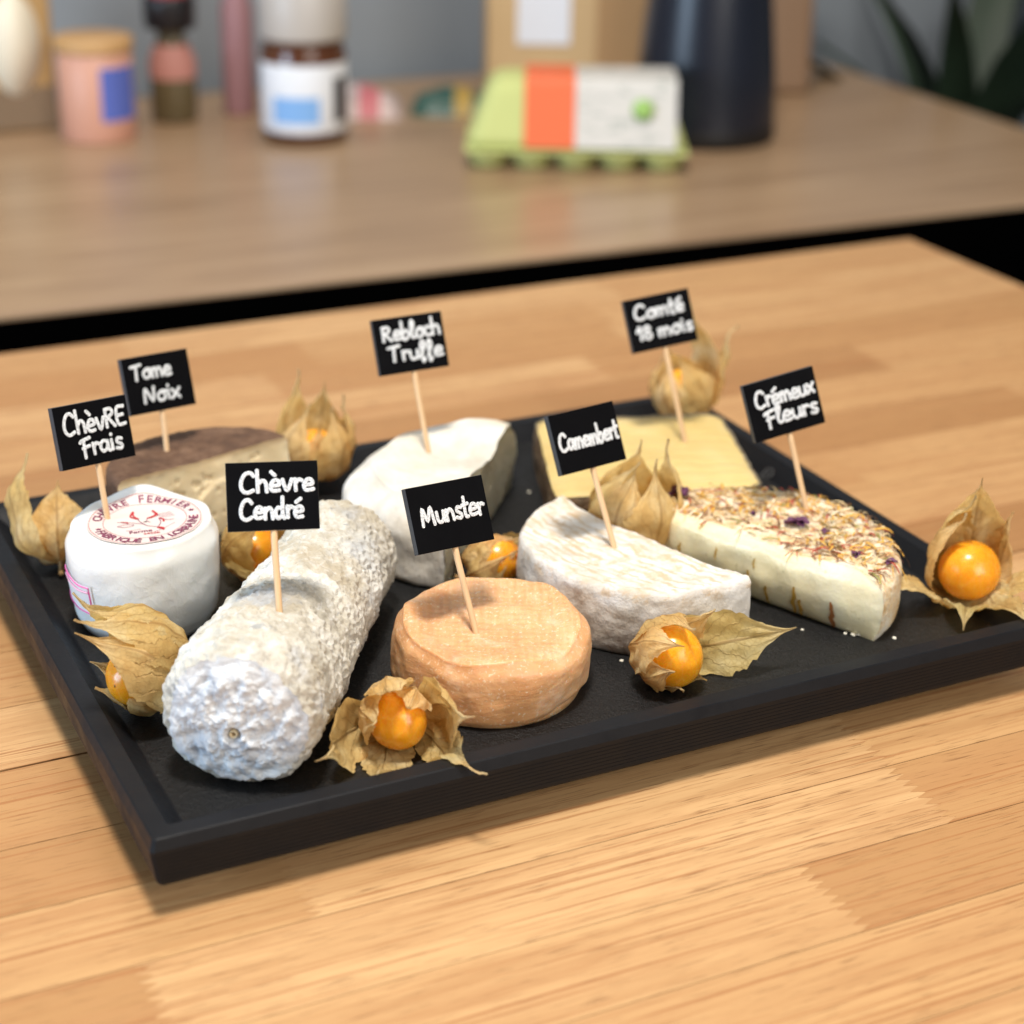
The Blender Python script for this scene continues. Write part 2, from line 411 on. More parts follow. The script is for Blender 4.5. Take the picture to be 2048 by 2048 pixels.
for i in range(72):
    a = 2 * PI * i / 72
    for j in range(16):
        q = lr * (1 - j / 15.5); x, y = q * math.cos(a) + .0012, q * math.sin(a) - .0010; v.append((x, y, topz(x, y) + .0005))
label = obj('round_label', v, grid_faces(72, 16, True), PAPER, ch, True)
LROT = math.radians(-26.6 + 18)
def to_label(x, y, h=.00075):
    c, s = math.cos(LROT), math.sin(LROT); X = c * x - s * y + .0012; Y = s * x + c * y - .0010; return (X, Y, topz(X, Y) + h)
dg = bpy.context.evaluated_depsgraph_get()
def glyph(txt, size):
    cu = bpy.data.curves.new('t', 'FONT'); cu.body = txt; cu.size = size; cu.align_x = 'CENTER'; cu.resolution_u = 3; cu.offset = size * .018
    o = bpy.data.objects.new('t', cu); C.objects.link(o); bpy.context.view_layer.update()
    me = bpy.data.meshes.new_from_object(o.evaluated_get(bpy.context.evaluated_depsgraph_get()))
    r = [tuple(q.co) for q in me.vertices], [tuple(p.vertices) for p in me.polygons]
    bpy.data.objects.remove(o); bpy.data.curves.remove(cu); bpy.data.meshes.remove(me); return r
def ring_text(txt, rad, a0, a1, size, inward, name, mat):
    V = []; F = []
    for i, chx in enumerate(txt):
        if chx == ' ': continue
        a = lerp(a0, a1, i / (len(txt) - 1)); gv, gf = glyph(chx, size); o = len(V)
        for x, y, z in gv:
            if inward: ang = a + PI / 2; px = rad * math.cos(a) + x * math.cos(ang) - y * math.sin(ang); py = rad * math.sin(a) + x * math.sin(ang) + y * math.cos(ang)
            else: ang = a - PI / 2; px = rad * math.cos(a) + x * math.cos(ang) - y * math.sin(ang); py = rad * math.sin(a) + x * math.sin(ang) + y * math.cos(ang)
            V.append(to_label(px, py))
        F += [tuple(o + k for k in q) for q in gf]
    obj(name, V, F, mat, label)
ring_text('FABRIQUÉ EN LORRAINE', .0213, math.radians(198), math.radians(352), .0054, True, 'lettering', MAUVE)
ring_text('CHÈVRE FERMIER', .0178, math.radians(160), math.radians(25), .0054, False, 'lettering', MAUVE)
def flat_lines(paths, rad, name, mat):
    v, f = tubes(paths, rad, .12, 6); obj(name, [to_label(p[0], p[1], .00072 + p[2]) for p in v], f, mat, label)
circ = lambda r, n=60: [(r * math.cos(2 * PI * i / n), r * math.sin(2 * PI * i / n)) for i in range(n + 1)]
star = lambda cx, cy, r: [(cx + (r if k % 2 == 0 else r * .35) * math.cos(k * PI / 5 + .3), cy + (r if k % 2 == 0 else r * .35) * math.sin(k * PI / 5 + .3)) for k in range(11)]
flat_lines([circ(.0225), circ(.0168)], .00009, 'ring_print', RED)
flat_lines([star(-.0190, -.0030, .0011), star(.0192, .0035, .0011)], .00032, 'star_print', MAUVE)
sc = .0012
flat_lines([spline([(-2.2 * sc, 3.2 * sc), (-4.2 * sc, 5.6 * sc), (-3.0 * sc, 9 * sc)]), spline([(-1.9 * sc, 3.4 * sc), (-3.2 * sc, 5.9 * sc), (-2.9 * sc, 9 * sc)]),
            spline([(1.2 * sc, 3.0 * sc), (4.2 * sc, 5.2 * sc), (3.6 * sc, 8.8 * sc)]), spline([(1.6 * sc, 2.8 * sc), (4.7 * sc, 4.8 * sc), (3.7 * sc, 8.8 * sc)]),
            spline([(4.0 * sc, -6 * sc), (5.0 * sc, -7 * sc), (5.2 * sc, -8.4 * sc)]), spline([(3.4 * sc, -6.4 * sc), (4.4 * sc, -7.3 * sc), (5.0 * sc, -8.5 * sc)]),
            spline([(5.0 * sc, 1.2 * sc), (6.0 * sc, 0), (6.1 * sc, -1.8 * sc)]), spline([(-7.5 * sc, 2.0 * sc), (-6.2 * sc, 1.2 * sc), (-5.8 * sc, .2 * sc)])], .00038, 'goat_print', RED)
flat_lines([spline([(-2 * sc, 3 * sc), (-1.6 * sc, 0), (0, -3.6 * sc), (2 * sc, -5 * sc), (3.8 * sc, -5.6 * sc)]), spline([(1.2 * sc, 3 * sc), (.6 * sc, .6 * sc), (1.6 * sc, -1 * sc)]),
            spline([(5 * sc, 1 * sc), (7.5 * sc, -1 * sc), (9.5 * sc, -1.2 * sc)]), spline([(4 * sc, -5 * sc), (5 * sc, -2 * sc), (4.8 * sc, 1 * sc)]), spline([(-9 * sc, 2.4 * sc), (-6 * sc, 1.6 * sc), (-3.4 * sc, -.6 * sc), (-1 * sc, -2 * sc)]),
            spline([(-9.5 * sc, -2.0 * sc), (-7.5 * sc, -3.4 * sc), (-4.6 * sc, -3.0 * sc), (-4.4 * sc, -1.6 * sc), (-7 * sc, -1.0 * sc), (-9.5 * sc, -2.0 * sc)])], .00016, 'goat_outline_print', MAUVE)
for t, x, y, s in (('Ferme', -.0030, -.0112, .0036), ('54290', .0010, -.0142, .0026)):
    gv, gf = glyph(t, s); obj('lettering', [to_label(x + p[0], y + p[1] + .0006) for p in gv], gf, MAUVE if t == 'Ferme' else RED, label)
rr = random.Random(3)
flat_lines([[(.0052 + .0004 * k + .00045 * i, .0062 - .0014 * k + (.00016 if i % 2 else -.00016)) for i in range(14)] for k in range(4)] +
           [[(.0026 + .00045 * i, -.0112 + .00028 * i + (.0002 if i % 2 else -.0002)) for i in range(20)], [(-.0085 + .00045 * i, -.0074 + (.00015 if i % 2 else -.00015)) for i in range(14)]], .00011, 'small_print', MAUVE)
# side sticker
STK = Mt('white_sticker', (.86, .85, .85), .4).m; PINK = Mt('pink_print', (.70, .10, .34), .5).m
def side_pt(a, z, e):
    w = z / .0435; r = .0310 * (1 + .012 * math.sin(2 * a + .4) + .01 * math.sin(3 * a)) * ((.90 + .10 * math.sin(PI * min(1, w + .12) * .62)) * (1 - .10 * ss(.74, 1, w) ** 1.8 - .07 * ss(.16, 0, w)))
    p = Vector((r * math.cos(a), r * math.sin(a), z)); p += D(p, (45, .0012, 3), (140, .00035, 9)); p += Vector((math.cos(a), math.sin(a), 0)) * e; return tuple(p)
v = []
for i in range(13):
    for j in range(9): v.append(side_pt(lerp(2.75, 3.72, i / 12), lerp(.012, .026, j / 8), .0005))
stk = obj('side_sticker', v, grid_faces(13, 9), STK, ch, True)
bord = [side_pt(lerp(2.80, 3.68, t / 10), .0130, .0007) for t in range(11)] + [side_pt(3.68, lerp(.013, .025, t / 6), .0007) for t in range(1, 7)] + [side_pt(lerp(3.68, 2.80, t / 10), .025, .0007) for t in range(1, 11)]
v, f = tubes([bord], .00028, 1, 6); obj('border_print', v, f, PINK, stk)
v, f = tubes([[side_pt(lerp(2.9, 3.66, t / 8), .0228, .0007) for t in range(9)]], .0005, 1, 6); obj('band_print', v, f, Mt('pale_pink_print', (.80, .42, .55), .5).m, stk)

# --- ash-coated goat log
A = Vector((.0400, .0315, 0)); B = Vector((.1300, .1585, 0)); ax = (B - A).normalized(); LL = (B - A).length
def mk_log():
    M = Mt('mould_ripened_log_rind', rough=.92); co = M.co(); c = M.ramp(M.noise(co, 42, 5, .65), [(.28, (.36, .33, .27)), (.45, (.53, .49, .41)), (.58, (.68, .66, .60)), (.72, (.77, .77, .75))])
    c = M.mix(M.mr(M.noise(co, 33, 4, .65), .46, .60, 0, .55), c, (.45, .375, .26))
    c = M.mix(M.mr(M.noise(co, 230, 4, .6), .52, .68, 0, .5), c, (.80, .79, .76))
    c = M.mix(M.mr(M.noise(co, 28, 3, .6), .54, .66, 0, .6), c, (.42, .45, .50))
    c = M.mix(M.mr(M.noise(co, 120, 4, .7), .63, .72, 0, .6), c, (.20, .21, .23))
    M.col(c); M.b.inputs['Specular IOR Level'].default_value = .08; M.bump((M.noise(co, 420, 5, .65), .8, .0012), (M.noise(co, 1300, 3, .6), .5, .0004)); return sss(M, .15, (1, .9, .7), .002).m
def mk_logend():
    M = Mt('downy_white_mould', rough=.95); co = M.co(); c = M.ramp(M.noise(co, 70, 6, .68), [(.30, (.36, .39, .44)), (.45, (.64, .66, .69)), (.62, (.80, .81, .81))])
    c = M.mix(M.mr(M.noise(co, 50, 3, .6), .58, .70, 0, .5), c, (.74, .70, .58))
    c = M.mix(M.mr(M.noise(co, 95, 5, .75, 1.2), .60, .68, 0, .65), c, (.22, .25, .30))
    M.col(c); M.b.inputs['Specular IOR Level'].default_value = .05; M.bump((M.noise(co, 340, 5, .7), .7, .0011), (M.noise(co, 1100, 3, .6), .7, .0005)); return sss(M, .2, (.9, .95, 1), .002).m
lg = thing('goat_cheese_log', (A.x, A.y, FL), 'wrinkled grey-white ash goat cheese log lying lengthwise on tray', 'cheese')
def logdisp(p):
    n = noise.fractal(p * 170, 1.0, 2.2, 3, noise_basis='PERLIN_ORIGINAL'); n2 = noise.noise(p * 330 + Vector((7, 3, 1)))
    big = noise.noise(p * 45)
    return .00115 * n + .00105 * (1 - abs(n2) * 2.2) + .0013 * big
sd = Vector((0, 0, 1)).cross(ax); V = []; NU, NP = 300, 300
def logpt(u, ph, rs=1.0, dsp=True):
    r = lerp(.0280, .0232, ss(0, 1, u)) * (1 + .02 * math.sin(7 * u + ph)); zc = r * .965
    e0 = 1 - .12 * (1 - min(1, u / .055)) ** 2.2; e1 = 1 - .16 * ss(.95, 1, u) ** 2
    d = sd * math.cos(ph) + Vector((0, 0, 1)) * math.sin(ph)
    flat = 1 - .12 * max(0, -math.sin(ph)) ** 3
    p = ax * (u * LL) + d * r * rs * e0 * e1 * flat + Vector((0, 0, zc * .93))
    if dsp: p = p + d * logdisp(p) * min(1, rs)
    return p
for i in range(NU):
    u = i / (NU - 1)
    for j in range(NP): V.append(logpt(u, 2 * PI * j / NP))
obj('rind', V, [(a, d, c, b) for a, b, c, d in [(i * NP + j, i * NP + (j + 1) % NP, (i + 1) * NP + (j + 1) % NP, (i + 1) * NP + j) for i in range(NU - 1) for j in range(NP)]], mk_log(), lg, True)
for nm, u, sg in (('end_face', 0.0, -1), ('end_face', 1.0, 1)):
    V = []; nq = 90; NJ = 220
    for j in range(NJ):
        for k in range(nq + 1):
            q = 1 - k / nq; ph = 2 * PI * j / NJ; p = logpt(u, ph, q, False)
            rim = logpt(u, ph); flatp = logpt(u, ph, 1, False)
            p = lerp(p, p + (rim - flatp), q ** 6)
            dome = .0042 * (1 - q ** 2.4); hole = 0
            off = p - (ax * (u * LL) + Vector((0, 0, .0235)))
            if sg < 0: hole = -.004 * math.exp(-(off.length / .0024) ** 2) + .0011 * math.exp(-((off.length - .0034) / .0012) ** 2)
            dd = .0021 * noise.fractal(p * 190 + Vector((9, 1, 4)), 1.0, 2.1, 4, noise_basis='PERLIN_ORIGINAL') + .0020 * noise.noise(p * 75)
            V.append(p + ax * sg * (dome + hole + dd * (1 - q ** 8)))
    obj(nm, V, grid_faces(NJ, nq + 1, True), mk_logend() if sg < 0 else bpy.data.materials['downy_white_mould'], lg, True)
ctr = ax * -.0030 + Vector((0, 0, .0235))
v, f = lathe([(.0009, -.004), (.0010, .0010), (.0013, .0012), (.0015, .0009), (.0016, -.004)], 20)
st = obj('straw_end', v, f, Mt('pale_straw', (.66, .53, .33), .7).m, lg, True); st.location = ctr; st.rotation_euler = (-ax).to_track_quat('Z', 'Y').to_euler()

# --- small orange washed-rind wheel
def x_mun(M, co, c):
    x, y, z = M.xyz(co)
    gx = M.wave(M.co(rot=(0, 0, .42)), 95, 1.2, 2, 3, 'X'); gy = M.wave(M.co(rot=(0, 0, .42)), 90, 1.6, 2, 3, 'Y')
    M.grid = M.math('MULTIPLY', M.math('ADD', gx, M.math('MULTIPLY', gy, .45)), M.mr(M.xyz(M.n('ShaderNodeNewGeometry').outputs['Normal'])[2], .80, .95))
    c = M.mix(M.math('MULTIPLY', M.grid, .16), c, (.80, .52, .30))
    c = M.mix(M.mr(M.noise(co, 700, 3, .7), .58, .66, 0, .75), c, (.84, .70, .52))
    return M.mix(M.mr(M.noise(M.co(scale=(1, 1, 2.5)), 60, 4, .6), .50, .68, 0, .5), c, (.58, .27, .12))
def mk_mun():
    M = Mt('washed_orange_rind', rough=.5); co = M.co(); c = M.ramp(M.noise(co, 38, 5, .6), [(.3, (.63, .29, .11)), (.5, (.72, .385, .17)), (.7, (.77, .48, .26))])
    c = M.mix(M.mr(M.noise(co, 75, 5, .7), .55, .70, 0, .5), c, (.84, .62, .44)); c = x_mun(M, co, c); M.col(c); M.bump((M.grid, .5, .00055), (M.noise(M.co(scale=(1, 1, 2.4)), 40, 4, .5, .3), .6, .0026), (M.noise(co, 150, 4, .55), .3, .0009), (M.noise(co, 650, 3, .6), .35, .0004)); M.b.inputs['Coat Weight'].default_value = .3; M.b.inputs['Coat Roughness'].default_value = .3
    return sss(M, .45, (1, .5, .25), .004).m
mu = thing('washed_rind_cheese_wheel', (.1535, .0640, FL), 'small whole orange washed-rind cheese wheel at the front of tray', 'cheese')
wheel(mu, lambda a: .0392 * (1 + .018 * math.sin(2 * a - .7) + .008 * math.sin(3 * a + 1)), .0275, 0, 2 * PI,
      lambda w: .965 + .035 * math.sin(PI * min(1, w * 1.15)) - .085 * ss(.72, 1, w) ** 2 - .045 * ss(.16, 0, w),
      lambda x, y, q: -.0022 * (1 - ss(.62, .93, q)) - .0010 * (1 - ss(0, .8, q)) + .0018 * (y / .039) * q - .0016 * math.exp(-(((math.atan2(y, x) + .9) / .35) ** 2)) * ss(.6, 1, q),
      mk_mun(), nt=160, nw=30, nq=44, disp=lambda p: D(p, (38, .0022, 5), (110, .0007, 2), (320, .00022, 8)))

# --- half camembert-style wheel, cut face turned away
def mk_cam():
    M = Mt('bloomy_white_rind', rough=.85); co = M.co(); x, y, z = M.xyz(co)
    c = M.ramp(M.noise(co, 60, 5, .62), [(.3, (.56, .49, .40)), (.48, (.69, .65, .59)), (.62, (.77, .75, .72))])
    st = M.wave(M.co(rot=(0, 0, math.radians(-17))), 62, 7, 4, 1.6, 'X')
    nzz = M.xyz(M.n('ShaderNodeNewGeometry').outputs['Normal'])[2]; top = M.mr(nzz, .72, .93)
    lines = M.math('MULTIPLY', M.math('MULTIPLY', M.mr(st, .45, .9), top), M.mr(M.noise(co, 110, 3, .6), .36, .58, .12, 1))
    c = M.mix(M.math('MULTIPLY', lines, .85), c, (.56, .43, .27))
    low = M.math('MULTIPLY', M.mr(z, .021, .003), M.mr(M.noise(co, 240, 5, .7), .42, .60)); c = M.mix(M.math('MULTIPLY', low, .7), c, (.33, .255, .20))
    edge = M.math('MULTIPLY', M.mr(M.noise(co, 150, 4, .7), .50, .62), M.mr(M.math('ABSOLUTE', M.math('SUBTRACT', z, .0265)), .004, .0)); c = M.mix(M.math('MULTIPLY', edge, .8), c, (.60, .43, .25))
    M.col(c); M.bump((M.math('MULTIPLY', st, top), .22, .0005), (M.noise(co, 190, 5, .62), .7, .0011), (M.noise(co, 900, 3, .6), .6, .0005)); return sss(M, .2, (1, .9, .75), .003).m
PASTE = mk_rind('pale_cream_paste', [(.3, (.72, .64, .42)), (.6, (.80, .73, .52)), (.8, (.82, .77, .6))], 60, [(300, .3, .0006)], .5, .4)
ca = thing('bloomy_rind_half_wheel', (.247, .1025, FL), 'half white bloomy-rind cheese wheel with sunken top and curved side forward', 'cheese')
aa = math.atan2(-.1112, .0341)
wheel(ca, lambda a: .0560 * (1 + .01 * math.sin(5 * a)), .0285, aa + PI, aa + 2 * PI, lambda w: .985 + .015 * math.sin(PI * w) - .025 * ss(.9, 1, w) ** 2 - .02 * ss(.1, 0, w),
      lambda x, y, q: -.0020 * (1 - ss(.55, .93, q)) - .0016 * math.exp(-((x + .016) ** 2 + (y - .012) ** 2) / .0003) + .0008 * ss(.93, .985, q),
      mk_cam(), PASTE, nt=150, nw=26, nq=46, disp=lambda p: D(p, (40, .0010, 1), (120, .0007, 6), (330, .00035, 3)))

# --- half creamy wheel covered with dried flowers
def mk_flo():
    M = Mt('cream_rind_stained_by_petals', rough=.7); co = M.co(); c = M.ramp(M.noise(co, 120, 5, .7), [(.3, (.66, .40, .16)), (.45, (.79, .59, .34)), (.6, (.86, .76, .58)), (.75, (.88, .83, .76))])
    c = M.mix(M.mr(M.noise(M.co(scale=(1, 2, 1)), 260, 4, .7), .58, .68, 0, .75), c, (.70, .33, .06))
    c = M.mix(M.mr(M.noise(co, 180, 4, .7), .64, .72, 0, .6), c, (.26, .13, .10))
    M.col(c); M.bump((M.noise(co, 260, 5, .7), .9, .0016), (M.noise(co, 900, 3, .6), .5, .0005)); return sss(M, .25, (1, .8, .5), .003).m
def mk_creamy():
    M = Mt('glossy_ivory_paste', rough=.3); co = M.co(); c = M.ramp(M.noise(co, 35, 4, .5), [(.3, (.86, .74, .44)), (.55, (.90, .81, .55)), (.75, (.91, .86, .66))])
    c = M.mix(M.mr(M.noise(co, 300, 2, .5), .68, .74, 0, .5), c, (.52, .44, .22)); M.col(c)
    M.bump((M.noise(co, 70, 4, .6), .5, .0016), (M.noise(co, 320, 3, .6), .25, .0005)); return sss(M, .5, (1, .9, .6), .005).m
cr = thing('flower_coated_half_wheel', (.2880, .0818, FL), 'half creamy cheese wheel topped with dried petals, ivory cut face forward', 'cheese')
ac = math.atan2(-.1117, .0481)
crf = lambda a: .0605 * (1 + .008 * math.sin(4 * a))
crz = lambda x, y, q: -.0014 * (1 - ss(.2, .95, q)) - .0012 * ss(.9, 1, q)
crd = lambda p: D(p, (42, .0016, 4), (130, .0005, 7), (420, .0003, 2))
crp = lambda w: .975 + .025 * math.sin(PI * w) - .055 * ss(.78, 1, w) ** 2 - .02 * ss(.12, 0, w)
def crbulge(q, w): return (.0052 * max(0, math.sin(PI * w)) ** .7 + .001 * ss(.6, .9, w) * ss(1.0, .9, w)) * (1 - abs(q) ** 6) + .0010 * noise.noise(Vector((q * 6, w * 2.5, 4)))* (1 - q * q) * ss(0, .2, w) * ss(1, .85, w)
wheel(cr, crf, .0282, ac, ac + PI, crp, crz, mk_flo(), mk_creamy(), nt=150, nw=28, nq=44, disp=crd, bulge=crbulge, ncut=90)
rg = random.Random(21)
def toppos(rad, a):
    q = rad; re = crf(a) * crp(1); x, y = q * re * math.cos(a), q * re * math.sin(a); p = Vector((x, y, .0282 + crz(x, y, q))); return p + crd(p)
shred_cols = {'golden_petal_shreds': (.62, .34, .05), 'straw_petal_shreds': (.66, .50, .26), 'red_petal_shreds': (.38, .06, .03), 'green_petal_shreds': (.27, .24, .07), 'cream_petal_shreds': (.78, .66, .46), 'brown_petal_shreds': (.22, .11, .05)}
for nm, colr in shred_cols.items():
    V = []; F = []; cnt = {'golden_petal_shreds': 270, 'straw_petal_shreds': 170, 'red_petal_shreds': 110, 'green_petal_shreds': 60, 'cream_petal_shreds': 120, 'brown_petal_shreds': 120}[nm]
    for k in range(cnt):
        a = rg.uniform(ac + .05, ac + PI - .05); q = min(1.02, math.sqrt(rg.uniform(.02, 1.03)))
        if nm != 'red_petal_shreds' and rg.random() < .35: q = rg.uniform(.5, 1.02)
        p = toppos(min(q, 1), a); d = rg.uniform(0, 2 * PI); ln = rg.uniform(.0025, .0095); wd = rg.uniform(.0002, .00058); cv = rg.uniform(-1.4, 1.4)
        o = len(V); x, y = p.x, p.y; lift = rg.uniform(.0001, .0007); ar = rg.uniform(0, .0011); tw = rg.uniform(-1, 1)
        for s in range(6):
            t = s / 5; ang = d + cv * t; sw = wd * (math.sin(PI * (t * .86 + .07))) ** .6
            z = p.z + lift + ar * math.sin(PI * t); nx, ny = -math.sin(ang) * sw, math.cos(ang) * sw
            V += [(x + nx, y + ny, z + .0002 * tw + .00012), (x - nx, y - ny, z - .0002 * tw + .00012)]
            x += math.cos(ang) * ln / 5; y += math.sin(ang) * ln / 5
            rad = math.hypot(x, y)
            if rad > .057: p.z -= (rad - .057) * .5
        for s in range(5): F.append((o + 2 * s, o + 2 * s + 1, o + 2 * s + 3, o + 2 * s + 2))
    o = obj(nm, V, F, Mt(nm, colr, .7).m, cr, True); o['kind'] = 'stuff'
PURP = None
def mk_purp():
    M = Mt('dried_purple_petal', rough=.6); co = M.co(); M.col(M.mix(M.noise(co, 500, 3, .6), (.055, .012, .035), (.17, .05, .13))); M.bump((M.noise(co, 900, 3, .6), .6, .0006)); return M.m
PURP = mk_purp()
def petal(p, size, seed, mat=PURP, name='flower_petal', par=cr):
    r3 = random.Random(seed); V = []; F = []
    for k in range(4):
        a = r3.uniform(0, 2 * PI); tl = r3.uniform(.1, .7); ofs = Vector((r3.uniform(-.4, .4), r3.uniform(-.4, .4), .12 * k + .1)) * size; o = len(V)
        for i in range(7):
            for j in range(5):
                u = i / 6; s = (j / 4 - .5); w = math.sin(PI * (u * .85 + .1)) * .9 * (1 + .2 * r3.uniform(-1, 1))
                x, y, z = (u - .5) * 1.5, s * w, .25 * math.sin(u * PI) + .35 * s * s * 4 * tl + .12 * r3.uniform(-1, 1)
                V.append(Vector((x * math.cos(a) - y * math.sin(a), x * math.sin(a) + y * math.cos(a), z)) * size + ofs)
        F += grid_faces(7, 5, False, o)
    o = obj(name, V, F, mat, par, True); o.location = p
C0 = Vector((.2880, .0818))
def on_top(x, y):
    d = Vector((x, y)) - C0; return toppos(min(.99, d.length / (crf(math.atan2(d.y, d.x)) * crp(1))), math.atan2(d.y, d.x))
for k, (px, py, s) in enumerate(((.2795, .1325, .0056), (.3110, .0885, .0050), (.3150, .0510, .0026), (.3315, .0335, .0030), (.3180, .0760, .0024), (.3005, .1060, .0020))):
    petal(on_top(px, py), s, 40 + k)
RUST = Mt('rust_petal', (.33, .12, .03), .6).m; OCH = Mt('ochre_petal', (.45, .26, .04), .6).m
# petals stuck to the cut face
nrm = Vector((math.sin(ac), -math.cos(ac), 0)); du = Vector((math.cos(ac), math.sin(ac), 0))
for k, (q, w0, w1, wd, m) in enumerate(((-.62, .30, .62, .0007, OCH), (-.02, .12, .55, .0008, OCH), (.13, .05, .40, .0008, OCH), (.36, .05, .55, .0011, OCH), (.41, .04, .36, .0010, OCH), (.66, .02, .50, .0012, RUST), (-.3, .55, .75, .0004, OCH), (.02, .60, .78, .0004, OCH), (-.48, .93, 1.0, .0005, OCH), (-.25, .12, .3, .0006, OCH))):
    V = []; r4 = random.Random(k)
    for i in range(9):
        t = i / 8; w = lerp(w0, w1, t); wob = r4.uniform(-.0005, .0005)
        p = du * (q * .0600) + Vector((0, 0, w * .0268)) + nrm * (crbulge(q, w) + .0004); p += crd(p) * .12
        ww = wd * (math.sin(PI * (t * .9 + .06)) ** .5) * r4.uniform(.6, 1.2)
        V += [p + du * (ww + wob), p - du * (ww - wob) + nrm * .0002]
    obj('stuck_petal', V, [(2 * i, 2 * i + 1, 2 * i + 3, 2 * i + 2) for i in range(8)], m, cr, True)

# --- white half wheel with a tall cut face on the right
def mk_reb():
    M = Mt('white_velvet_rind', rough=.85); co = M.co(); x, y, z = M.xyz(co)
    c = M.ramp(M.noise(co, 45, 5, .6), [(.3, (.52, .47, .38)), (.48, (.65, .61, .54)), (.65, (.73, .71, .67))])
    c = M.mix(M.math('MULTIPLY', M.mr(M.noise(M.co(scale=(1, 1, .5)), 170, 5, .7, 1), .58, .68), .5), c, (.47, .45, .42))
    top = M.mr(z, .031, .036); c = M.mix(M.math('MULTIPLY', top, .35), c, (.80, .72, .55))
    M.col(c); M.bump((M.noise(M.co(scale=(1, 1, .4)), 160, 5, .65), .7, .0013), (M.noise(co, 800, 3, .6), .5, .0004)); return sss(M, .25, (1, .9, .75), .003).m
RPASTE = mk_rind('soft_beige_paste', [(.3, (.72, .62, .40)), (.6, (.80, .71, .48)), (.8, (.82, .75, .55))], 50, [(220, .3, .001)], .55, .35)
re_ = thing('white_rind_half_wheel', (.2090, .1890, FL), 'tall half white-rind cheese wheel with beige cut face, behind orange wheel', 'cheese')
ar = math.atan2(.77, .64)
wheel(re_, lambda a: .0625 * (1 + .02 * math.sin(2 * (a - ar) * 1.5)), .0385, ar, ar + PI, lambda w: .93 + .07 * math.sin(PI * (.35 + .4 * (1 - w))) - .20 * ss(.55, 1, w) ** 1.5 - .03 * ss(.1, 0, w),
      lambda x, y, q: -.0052 * math.exp(-((x + .008) ** 2 + (y - .018) ** 2) / .0006) - .0015 * (1 - ss(.4, 1, q)) - .002 * ss(.8, 1, q),
      mk_reb(), RPASTE, nt=140, nw=28, nq=44, disp=lambda p: D(p, (35, .0024, 7), (100, .0007, 2), (300, .0003, 5)), bulge=lambda q, w: .0012 * noise.noise(Vector((q * 5, w * 3, 1))))

# --- brown-rind half wheel at the back left
def mk_tome():
    M = Mt('brown_walnut_rind', rough=.75); co = M.co(); c = M.ramp(M.noise(co, 90, 5, .65), [(.3, (.060, .028, .014)), (.5, (.115, .056, .028)), (.68, (.19, .105, .06))])
    c = M.mix(M.mr(M.noise(M.co(scale=(1, 3, 1), rot=(0, 0, -.25)), 330, 4, .7), .60, .70, 0, .4), c, (.34, .235, .16)); M.col(c)
    M.bump((M.noise(M.co(scale=(1, 3, 1), rot=(0, 0, -.25)), 260, 5, .65), .9, .0013), (M.noise(co, 900, 3, .6), .5, .0005)); return M.m
def mk_tpaste():
    M = Mt('semi_hard_holey_paste', rough=.5); co = M.co(); x, y, z = M.xyz(co)
    c = M.ramp(M.noise(co, 40, 4, .6), [(.3, (.80, .62, .36)), (.6, (.85, .70, .45)), (.8, (.87, .75, .52))])
    edge = M.mr(z, .0345, .0378); c = M.mix(M.math('MULTIPLY', edge, .7), c, (.34, .19, .08)); M.col(c)
    M.bump((M.noise(co, 180, 4, .6), .25, .0006)); return sss(M, .3, (1, .8, .5), .003).m
to = thing('brown_rind_half_wheel', (.0945, .2370, FL), 'brown-rind semi-hard cheese half with holey beige cut face, back left', 'cheese')
at = math.atan2(.0213, .0830)
tholes = [(rg.uniform(-.92, .92), rg.uniform(.25, .9), rg.uniform(.0006, .0016)) for _ in range(46)] + [(-.1, .70, .0024), (-.28, .62, .0022), (.05, .74, .002), (-.35, .66, .002), (.0, .76, .0018), (.62, .86, .0018), (.55, .84, .0016)]
def tbul(q, w):
    b = .0003 * noise.noise(Vector((q * 7, w * 3, 2)))
    for hq, hw, hr in tholes:
        d2 = ((q - hq) * .044) ** 2 + ((w - hw) * .038 * 1.4) ** 2
        b -= hr * .9 * math.exp(-d2 / (hr * hr * .45))
    ridge = w - (.52 + .14 * math.sin(q * 3 + .5) + .05 * math.sin(q * 11)); b += .0008 * ss(.03, -.02, ridge) * ss(-1, -.6, q) * ss(1, .6, q); return b
wheel(to, lambda a: .0450 * (1 + .02 * math.sin(a * 3)) * lerp(1, .84, math.sin(a - at) ** 2), .0385, at, at + PI, lambda w: .975 + .025 * math.sin(PI * w) - .025 * ss(.93, 1, w) ** 2,
      lambda x, y, q: -.0004 * ss(.9, 1, q) - .001 * (1 - q), mk_tome(), mk_tpaste(), nt=120, nw=44, nq=30, disp=lambda p: D(p, (60, .0005, 2), (260, .0004, 6)), bulge=tbul, ncut=200)

# --- yellow hard-cheese slab lying flat
def mk_com():
    M = Mt('firm_yellow_paste', rough=.42); co = M.co(); c = M.ramp(M.noise(co, 30, 4, .5), [(.3, (.62, .45, .165)), (.55, (.68, .515, .21)), (.75, (.72, .565, .27))])
    c = M.mix(M.mr(M.vor(co, 120), .045, .02, 0, .5), c, (.50, .34, .10)); M.col(c)
    M.bump((M.wave(M.co(rot=(0, 0, .3)), 34, 3, 3, 2, 'Y'), .3, .0007), (M.noise(co, 260, 4, .6), .2, .0005)); return sss(M, .4, (1, .8, .4), .004).m
CRUST = mk_rind('brown_hard_crust', [(.3, (.24, .12, .05)), (.5, (.42, .25, .12)), (.7, (.60, .46, .30))], 130, [(300, .5, .0015)], .8, .1)
co_ = thing('hard_cheese_slab', (.2970, .1975, FL), 'pale yellow hard-cheese slab lying flat with brown rind sides, back right', 'cheese')
